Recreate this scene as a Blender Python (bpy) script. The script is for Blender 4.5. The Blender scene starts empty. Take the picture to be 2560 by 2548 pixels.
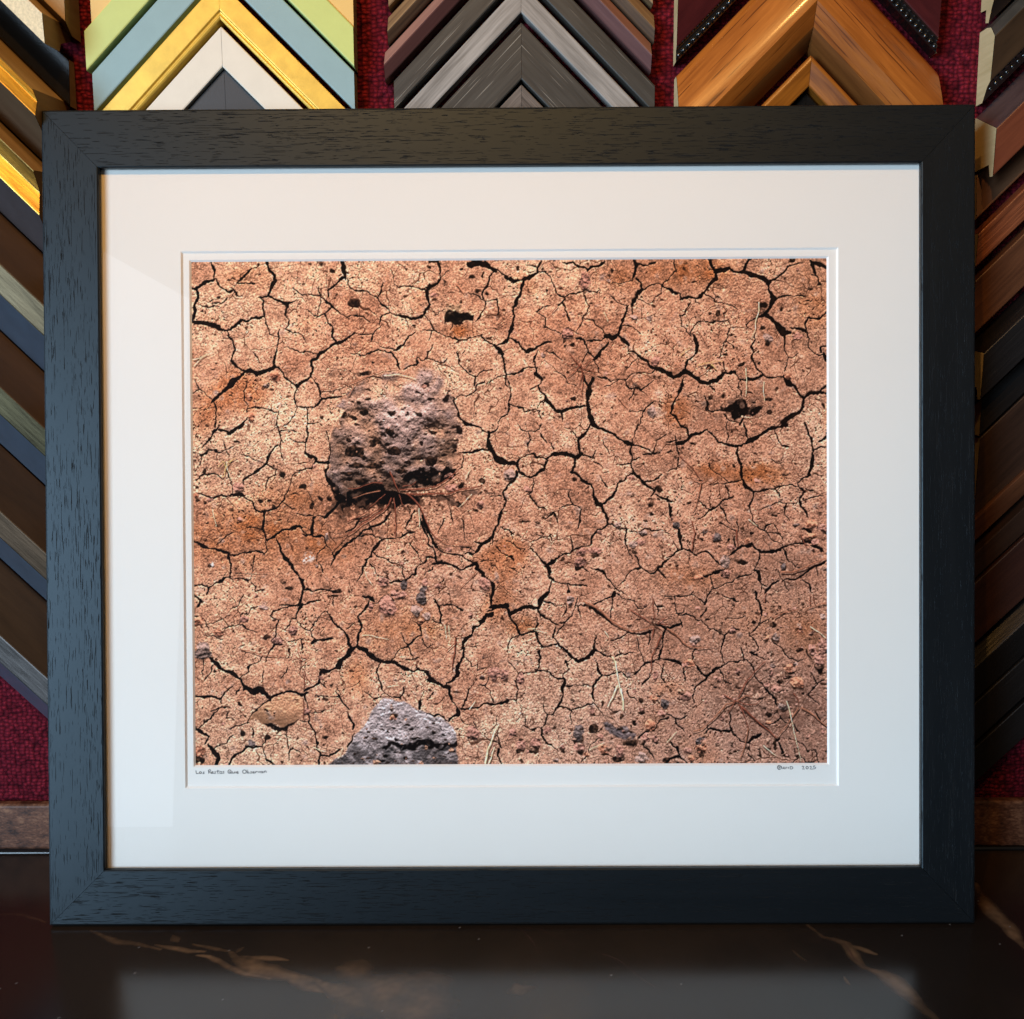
import bpy, math, random
import numpy as np
from mathutils import Vector

scene = bpy.context.scene
C = scene.collection

# ------------------------------------------------------------------ camera
CAM = np.array([0.00632, -0.97637, 0.46074]); PITCH, YAW, ROLL = 0.1444, -0.00479, -0.00554
FPX, CX, CY = 2745.0, 1280.0, 1274.0            # focal length and centre, in pixels of the 2560 px wide picture
FWD = np.array([math.sin(YAW)*math.cos(PITCH), math.cos(YAW)*math.cos(PITCH), -math.sin(PITCH)])
RGT = np.array([math.cos(YAW), -math.sin(YAW), 0.0]); UPV = np.cross(RGT, FWD)
RGT, UPV = RGT*math.cos(ROLL)+UPV*math.sin(ROLL), -RGT*math.sin(ROLL)+UPV*math.cos(ROLL)
cam = bpy.data.cameras.new('camera'); cam_o = bpy.data.objects.new('camera', cam); C.objects.link(cam_o)
cam.sensor_width = 36.0; cam.lens = 36.0*FPX/2560.0; cam.clip_start = 0.01; cam.clip_end = 60.0
from mathutils import Matrix
M = Matrix.Identity(4)
for i in range(3):
    M[i][0], M[i][1], M[i][2], M[i][3] = RGT[i], UPV[i], -FWD[i], CAM[i]
cam_o.matrix_world = M
scene.camera = cam_o

# ------------------------------------------------------------------ light: shop lamps, a daylit shop front, dim room
scene.view_settings.view_transform = 'Standard'; scene.view_settings.look = 'None'
scene.view_settings.exposure = 0.04; scene.view_settings.gamma = 1.0; scene.view_settings.use_curve_mapping = False
world = bpy.data.worlds.new('World'); scene.world = world; world.use_nodes = True
wt = world.node_tree; bgn = wt.nodes['Background']
wg = wt.nodes.new('ShaderNodeTexCoord'); wsep = wt.nodes.new('ShaderNodeSeparateXYZ'); wr = wt.nodes.new('ShaderNodeValToRGB')
wt.links.new(wg.outputs['Generated'], wsep.inputs[0]); wt.links.new(wsep.outputs['Z'], wr.inputs['Fac']); wt.links.new(wr.outputs['Color'], bgn.inputs['Color'])
wr.color_ramp.elements[0].position = 0.0; wr.color_ramp.elements[0].color = (.012, .013, .016, 1)
wr.color_ramp.elements[1].position = .9; wr.color_ramp.elements[1].color = (.20, .165, .13, 1)
bgn.inputs['Strength'].default_value = 0.55

def look(o, at):
    o.rotation_euler = (Vector(at)-o.location).to_track_quat('-Z', 'Y').to_euler()
def lamp(name, loc, at, power, colour, radius, cone):
    l = bpy.data.lights.new(name, 'SPOT'); l.energy = power; l.color = colour; l.shadow_soft_size = radius
    l.spot_size = math.radians(cone); l.spot_blend = 1.0
    o = bpy.data.objects.new(name, l); C.objects.link(o); o.location = loc; look(o, at); return o
lamp('ceiling_spot', (-.42, -1.45, 1.70), (-.20, -.05, .80), 50, (1, .50, .13), .022, 56)
lamp('ceiling_spot', (.10, -1.60, 1.86), (.02, -.05, .84), 48, (1, .52, .15), .022, 50)
def panel(name, a, b, z0, z1, face, lum, colour):       # an upright lit opening from a to b on the plan, turned towards face
    l = bpy.data.lights.new(name, 'AREA'); l.shape = 'RECTANGLE'; w = math.hypot(b[0]-a[0], b[1]-a[1])
    l.size = w; l.size_y = z1-z0; l.energy = lum*math.pi*w*(z1-z0); l.color = colour
    o = bpy.data.objects.new(name, l); C.objects.link(o); o.location = ((a[0]+b[0])/2, (a[1]+b[1])/2, (z0+z1)/2)
    nrm = Vector((-(b[1]-a[1]), b[0]-a[0], 0)).normalized()
    if nrm.dot(Vector((face[0], face[1], 0))-Vector((o.location.x, o.location.y, 0))) < 0: nrm = -nrm
    o.rotation_euler = nrm.to_track_quat('-Z', 'Y').to_euler(); return o
win = panel('shop_window', (-1.85, -3.9), (-3.9, -3.45), -.70, 1.45, (0, 0), 3.95, (.58, .79, 1.0))
win.data.spread = math.radians(72); look(win, (.45, -.1, -.55))      # added narrow spread, aimed low and right, so the cool light fades upward
panel('shop_door', (-1.31, -3.5), (-1.58, -2.45), -.6, 1.60, (0, -1), 1.3, (.80, .88, 1.0))

# ------------------------------------------------------------------ from picture to place
def ray(px, py):
    return FWD+RGT*((px-CX)/FPX)-UPV*((py-CY)/FPX)
def on_wall(px, py, h=0.0):                      # the point seen at a pixel on a plane h in front of the wall
    d = ray(px, py); t = (-h-CAM[1])/d[1]; return CAM+t*d
def on_counter(px, py):
    d = ray(px, py); t = -CAM[2]/d[2]; return CAM+t*d

# ------------------------------------------------------------------ object helpers
def tag(o, label=None, cat=None, group=None, kind=None):
    for k, v in (('label', label), ('category', cat), ('group', group), ('kind', kind)):
        if v: o[k] = v
    return o
def empty(name, loc):
    o = bpy.data.objects.new(name, None); C.objects.link(o); o.location = loc; o.empty_display_size = .05; return o
def mesh(name, verts, faces, mats, parent=None, fm=None, uvs=None, smooth=False):
    me = bpy.data.meshes.new(name); me.from_pydata([tuple(v) for v in verts], [], faces)
    for m in (mats if isinstance(mats, (list, tuple)) else [mats]): me.materials.append(m)
    if fm: me.polygons.foreach_set('material_index', fm)
    if uvs:
        ul = me.uv_layers.new(name='UVMap'); k = 0
        for p in me.polygons:
            for _ in p.vertices: ul.data[k].uv = uvs[k]; k += 1
    if smooth: me.polygons.foreach_set('use_smooth', [True]*len(me.polygons))
    me.update()
    o = bpy.data.objects.new(name, me); C.objects.link(o)
    if parent is not None:
        o.parent = parent; o.matrix_parent_inverse = Matrix.Translation(parent.location).inverted()
    return o
# ------------------------------------------------------------------ materials
def new_mat(name):
    m = bpy.data.materials.new(name); m.use_nodes = True
    nt = m.node_tree; b = nt.nodes['Principled BSDF']; return m, nt, b
def N(nt, t, **kw):
    n = nt.nodes.new(t)
    for k, v in kw.items(): setattr(n, k, v)
    return n
def ramp(nt, src, stops):
    r = N(nt, 'ShaderNodeValToRGB'); e = r.color_ramp.elements
    e[0].position, e[0].color = stops[0][0], (*stops[0][1], 1); e[1].position, e[1].color = stops[-1][0], (*stops[-1][1], 1)
    for p, c in stops[1:-1]:
        q = e.new(p); q.color = (*c, 1)
    nt.links.new(src, r.inputs['Fac']); return r.outputs['Color']
def vec(nt, kind, scale, loc=(0, 0, 0)):
    c = N(nt, 'ShaderNodeTexCoord'); m = N(nt, 'ShaderNodeMapping'); m.inputs['Scale'].default_value = scale; m.inputs['Location'].default_value = loc
    nt.links.new(c.outputs[kind], m.inputs['Vector']); return m.outputs['Vector']
def noise(nt, v, scale=1.0, detail=3.0, rough=.55, dist=0.0):
    n = N(nt, 'ShaderNodeTexNoise'); n.inputs['Scale'].default_value = scale; n.inputs['Detail'].default_value = detail
    n.inputs['Roughness'].default_value = rough; n.inputs['Distortion'].default_value = dist; nt.links.new(v, n.inputs['Vector']); return n.outputs['Fac']
def math_(nt, op, a, b=None, clamp=False):
    n = N(nt, 'ShaderNodeMath', operation=op, use_clamp=clamp)
    for i, q in enumerate((a, b)):
        if q is None: continue
        if isinstance(q, (int, float)): n.inputs[i].default_value = q
        else: nt.links.new(q, n.inputs[i])
    return n.outputs[0]
def mixc(nt, f, a, b, mode='MIX'):
    n = N(nt, 'ShaderNodeMix', data_type='RGBA', blend_type=mode)
    for i, q in ((0, f), (6, a), (7, b)):
        if isinstance(q, (int, float)): n.inputs[i].default_value = q
        elif isinstance(q, tuple): n.inputs[i].default_value = (*q, 1)
        else: nt.links.new(q, n.inputs[i])
    return n.outputs[2]
def bump(nt, b, h, strength, dist):
    n = N(nt, 'ShaderNodeBump'); n.inputs['Strength'].default_value = strength; n.inputs['Distance'].default_value = dist
    nt.links.new(h, n.inputs['Height']); nt.links.new(n.outputs['Normal'], b.inputs['Normal'])
def wood(name, ca, cb, rough=.45, grain=1.0, spec=.4, fine=420, coat=0.0, lines=None, bumpd=.0003, metal=0.0):
    """wood with its grain running along u; ca and cb are the two tones of the grain"""
    m, nt, b = new_mat(name)
    v1 = vec(nt, 'UV', (9, fine*.35, 1)); v2 = vec(nt, 'UV', (26, fine, 1)); v3 = vec(nt, 'UV', (5, 26, 1))
    n1 = noise(nt, v1, 1, 4, .6, .4); n2 = noise(nt, v2, 1, 3, .6); n3 = noise(nt, v3, 1, 3, .5, .6)
    f = math_(nt, 'ADD', math_(nt, 'MULTIPLY', n1, .45), math_(nt, 'ADD', math_(nt, 'MULTIPLY', n2, .3), math_(nt, 'MULTIPLY', n3, .35)))
    k = .16/max(grain, .01)
    col = ramp(nt, f, [(max(0, .55-k), ca), (min(1, .55+k), cb)])
    h = n2
    if lines:
        ln = noise(nt, vec(nt, 'UV', (14, fine*1.6, 1), (3, 7, 0)), 1, 2, .5)
        lm = ramp(nt, ln, [(lines[1], (0, 0, 0)), (lines[1]+.05, (1, 1, 1))])
        col = mixc(nt, lm, col, lines[0])
    nt.links.new(col, b.inputs['Base Color'])
    b.inputs['Roughness'].default_value = rough; b.inputs['Specular IOR Level'].default_value = spec; b.inputs['Metallic'].default_value = metal
    b.inputs['Coat Weight'].default_value = coat; b.inputs['Coat Roughness'].default_value = .12
    bump(nt, b, h, .5, bumpd); return m
def paint(name, col, rough=.5, spec=.4, var=.06, coat=0.0, metal=0.0, scale=60):
    m, nt, b = new_mat(name)
    n = noise(nt, vec(nt, 'Object', (1, 1, 1)), scale, 4, .6)
    lo = tuple(c*(1-var) for c in col); hi = tuple(min(1, c*(1+var)) for c in col)
    nt.links.new(ramp(nt, n, [(.3, lo), (.7, hi)]), b.inputs['Base Color'])
    b.inputs['Roughness'].default_value = rough; b.inputs['Specular IOR Level'].default_value = spec; b.inputs['Metallic'].default_value = metal
    b.inputs['Coat Weight'].default_value = coat; b.inputs['Coat Roughness'].default_value = .08
    n2 = noise(nt, vec(nt, 'Object', (1, 1, 1)), scale*14, 3, .6); bump(nt, b, n2, .25, .0003); return m
def leaf_metal(name, ca, cb, rough=.32, fine=240):
    m, nt, b = new_mat(name)
    n1 = noise(nt, vec(nt, 'UV', (5, 60, 1)), 1, 4, .65, .5); n2 = noise(nt, vec(nt, 'UV', (30, fine, 1)), 1, 4, .6)
    f = math_(nt, 'ADD', math_(nt, 'MULTIPLY', n1, .6), math_(nt, 'MULTIPLY', n2, .4))
    nt.links.new(ramp(nt, f, [(.34, ca), (.62, cb)]), b.inputs['Base Color'])
    b.inputs['Metallic'].default_value = .85
    nt.links.new(math_(nt, 'ADD', math_(nt, 'MULTIPLY', n2, .25), rough-.12), b.inputs['Roughness'])
    bump(nt, b, n2, .6, .0004); return m

def frame_wood():
    m, nt, b = new_mat('black_stained_oak')
    warp = noise(nt, vec(nt, 'UV', (7, 9, 1)), 1, 2, .5)
    cl = noise(nt, vec(nt, 'UV', (5, 55, 1), (2, 1, 0)), 1, 3, .6, .4)
    p1 = noise(nt, vec(nt, 'UV', (66, 1350, 1)), 1, 2, .5, .12)
    p2 = noise(nt, vec(nt, 'UV', (30, 1050, 1), (5, 2, 0)), 1, 2, .5, .1)
    pore = math_(nt, 'MAXIMUM', p1, math_(nt, 'SUBTRACT', p2, .01))
    thr = math_(nt, 'SUBTRACT', .738, math_(nt, 'MULTIPLY', cl, .19))
    pm = math_(nt, 'MULTIPLY', math_(nt, 'SUBTRACT', pore, thr), 38, True)
    pm = math_(nt, 'MINIMUM', math_(nt, 'MAXIMUM', pm, 0.0), 1.0)
    n1 = noise(nt, vec(nt, 'UV', (6, 80, 1)), 1, 4, .6)
    col = ramp(nt, n1, [(.3, (.0036, .0042, .0050)), (.7, (.0056, .0062, .0070))])
    col = mixc(nt, pm, col, (.015, .0155, .016))
    nt.links.new(col, b.inputs['Base Color'])
    nt.links.new(math_(nt, 'ADD', math_(nt, 'MULTIPLY', pm, .25), .43), b.inputs['Roughness'])
    nt.links.new(math_(nt, 'SUBTRACT', .36, math_(nt, 'MULTIPLY', pm, .34)), b.inputs['Specular IOR Level'])
    b.inputs['Specular Tint'].default_value = (.70, .88, 1.0, 1)
    h = math_(nt, 'SUBTRACT', math_(nt, 'MULTIPLY', n1, .10), pm)
    bump(nt, b, h, .8, .00034); return m
def mat_board(name, col):
    m, nt, b = new_mat(name)
    n = noise(nt, vec(nt, 'Object', (1, 1, 1)), 700, 3, .6); n2 = noise(nt, vec(nt, 'Object', (1, 1, 1)), 9, 2, .5)
    nt.links.new(ramp(nt, n2, [(.3, tuple(c*.985 for c in col)), (.7, col)]), b.inputs['Base Color'])
    b.inputs['Roughness'].default_value = .85; b.inputs['Specular IOR Level'].default_value = .15
    bump(nt, b, n, .35, .00025); return m
def glass_mat():
    m = bpy.data.materials.new('picture_glass'); m.use_nodes = True; nt = m.node_tree; nt.nodes.clear()
    out = N(nt, 'ShaderNodeOutputMaterial'); tr = N(nt, 'ShaderNodeBsdfTransparent'); gl = N(nt, 'ShaderNodeBsdfGlossy'); mx = N(nt, 'ShaderNodeMixShader')
    ge = N(nt, 'ShaderNodeNewGeometry'); dt = N(nt, 'ShaderNodeVectorMath', operation='DOT_PRODUCT')
    nt.links.new(ge.outputs['Incoming'], dt.inputs[0]); nt.links.new(ge.outputs['Normal'], dt.inputs[1])
    c = math_(nt, 'ABSOLUTE', dt.outputs['Value']); f = math_(nt, 'POWER', math_(nt, 'SUBTRACT', 1.0, c), 5.0)
    f = math_(nt, 'ADD', math_(nt, 'MULTIPLY', f, .93), .055, True)       # both faces of the pane
    gl.inputs['Roughness'].default_value = .015; tr.inputs['Color'].default_value = (.985, .992, .988, 1)
    nt.links.new(f, mx.inputs[0]); nt.links.new(tr.outputs[0], mx.inputs[1]); nt.links.new(gl.outputs[0], mx.inputs[2]); nt.links.new(mx.outputs[0], out.inputs['Surface'])
    return m
def attr_mat(name, attr, rough, spec):
    m, nt, b = new_mat(name)
    a = N(nt, 'ShaderNodeAttribute'); a.attribute_name = attr
    nt.links.new(a.outputs['Color'], b.inputs['Base Color']); b.inputs['Roughness'].default_value = rough; b.inputs['Specular IOR Level'].default_value = spec
    return m, nt, b, a
def carpet_mat():
    m, nt, b = new_mat('burgundy_loop_carpet')
    co = N(nt, 'ShaderNodeTexCoord'); mp = N(nt, 'ShaderNodeMapping'); mp.inputs['Scale'].default_value = (225, 225, 300)
    nt.links.new(co.outputs['Object'], mp.inputs['Vector'])
    nz = N(nt, 'ShaderNodeTexNoise'); nz.inputs['Scale'].default_value = 90; nt.links.new(co.outputs['Object'], nz.inputs['Vector'])
    add = N(nt, 'ShaderNodeVectorMath', operation='MULTIPLY_ADD'); add.inputs[1].default_value = (1.1, 1.1, 1.1); nt.links.new(nz.outputs['Color'], add.inputs[0]); nt.links.new(mp.outputs[0], add.inputs[2])
    vo = N(nt, 'ShaderNodeTexVoronoi'); vo.inputs['Scale'].default_value = 1.0; vo.inputs['Randomness'].default_value = .55; nt.links.new(add.outputs[0], vo.inputs['Vector'])
    fib = noise(nt, vec(nt, 'Object', (1, 1, 1)), 1500, 2, .6)
    lowv = noise(nt, vec(nt, 'Object', (1, 1, 1)), 22, 2, .5)
    f = math_(nt, 'ADD', math_(nt, 'MULTIPLY', vo.outputs['Distance'], .9), math_(nt, 'MULTIPLY', math_(nt, 'SUBTRACT', fib, .5), .35))
    col = ramp(nt, f, [(.05, (.30, .022, .038)), (.38, (.135, .009, .018)), (.72, (.008, .001, .002))])
    col = mixc(nt, math_(nt, 'MULTIPLY', lowv, .5), col, (.09, .006, .018))
    nt.links.new(col, b.inputs['Base Color']); b.inputs['Roughness'].default_value = .95; b.inputs['Specular IOR Level'].default_value = .1
    h = math_(nt, 'ADD', math_(nt, 'MULTIPLY', vo.outputs['Distance'], -1.0), math_(nt, 'MULTIPLY', fib, .3))
    bump(nt, b, h, 1.0, .0028); return m
def mottled_wood(name):
    m, nt, b = new_mat(name)
    n1 = noise(nt, vec(nt, 'Object', (60, 60, 110)), 1, 5, .7, .3); n2 = noise(nt, vec(nt, 'Object', (9, 9, 9)), 1, 3, .6); n3 = noise(nt, vec(nt, 'Object', (240, 240, 500)), 1, 3, .7)
    f = math_(nt, 'ADD', math_(nt, 'MULTIPLY', n1, .5), math_(nt, 'ADD', math_(nt, 'MULTIPLY', n2, .25), math_(nt, 'MULTIPLY', n3, .3)))
    nt.links.new(ramp(nt, f, [(.42, (.026, .010, .006)), (.53, (.115, .047, .026)), (.63, (.25, .125, .070))]), b.inputs['Base Color'])
    b.inputs['Roughness'].default_value = .55; b.inputs['Specular IOR Level'].default_value = .35
    bump(nt, b, n3, .5, .0006); return m
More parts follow.
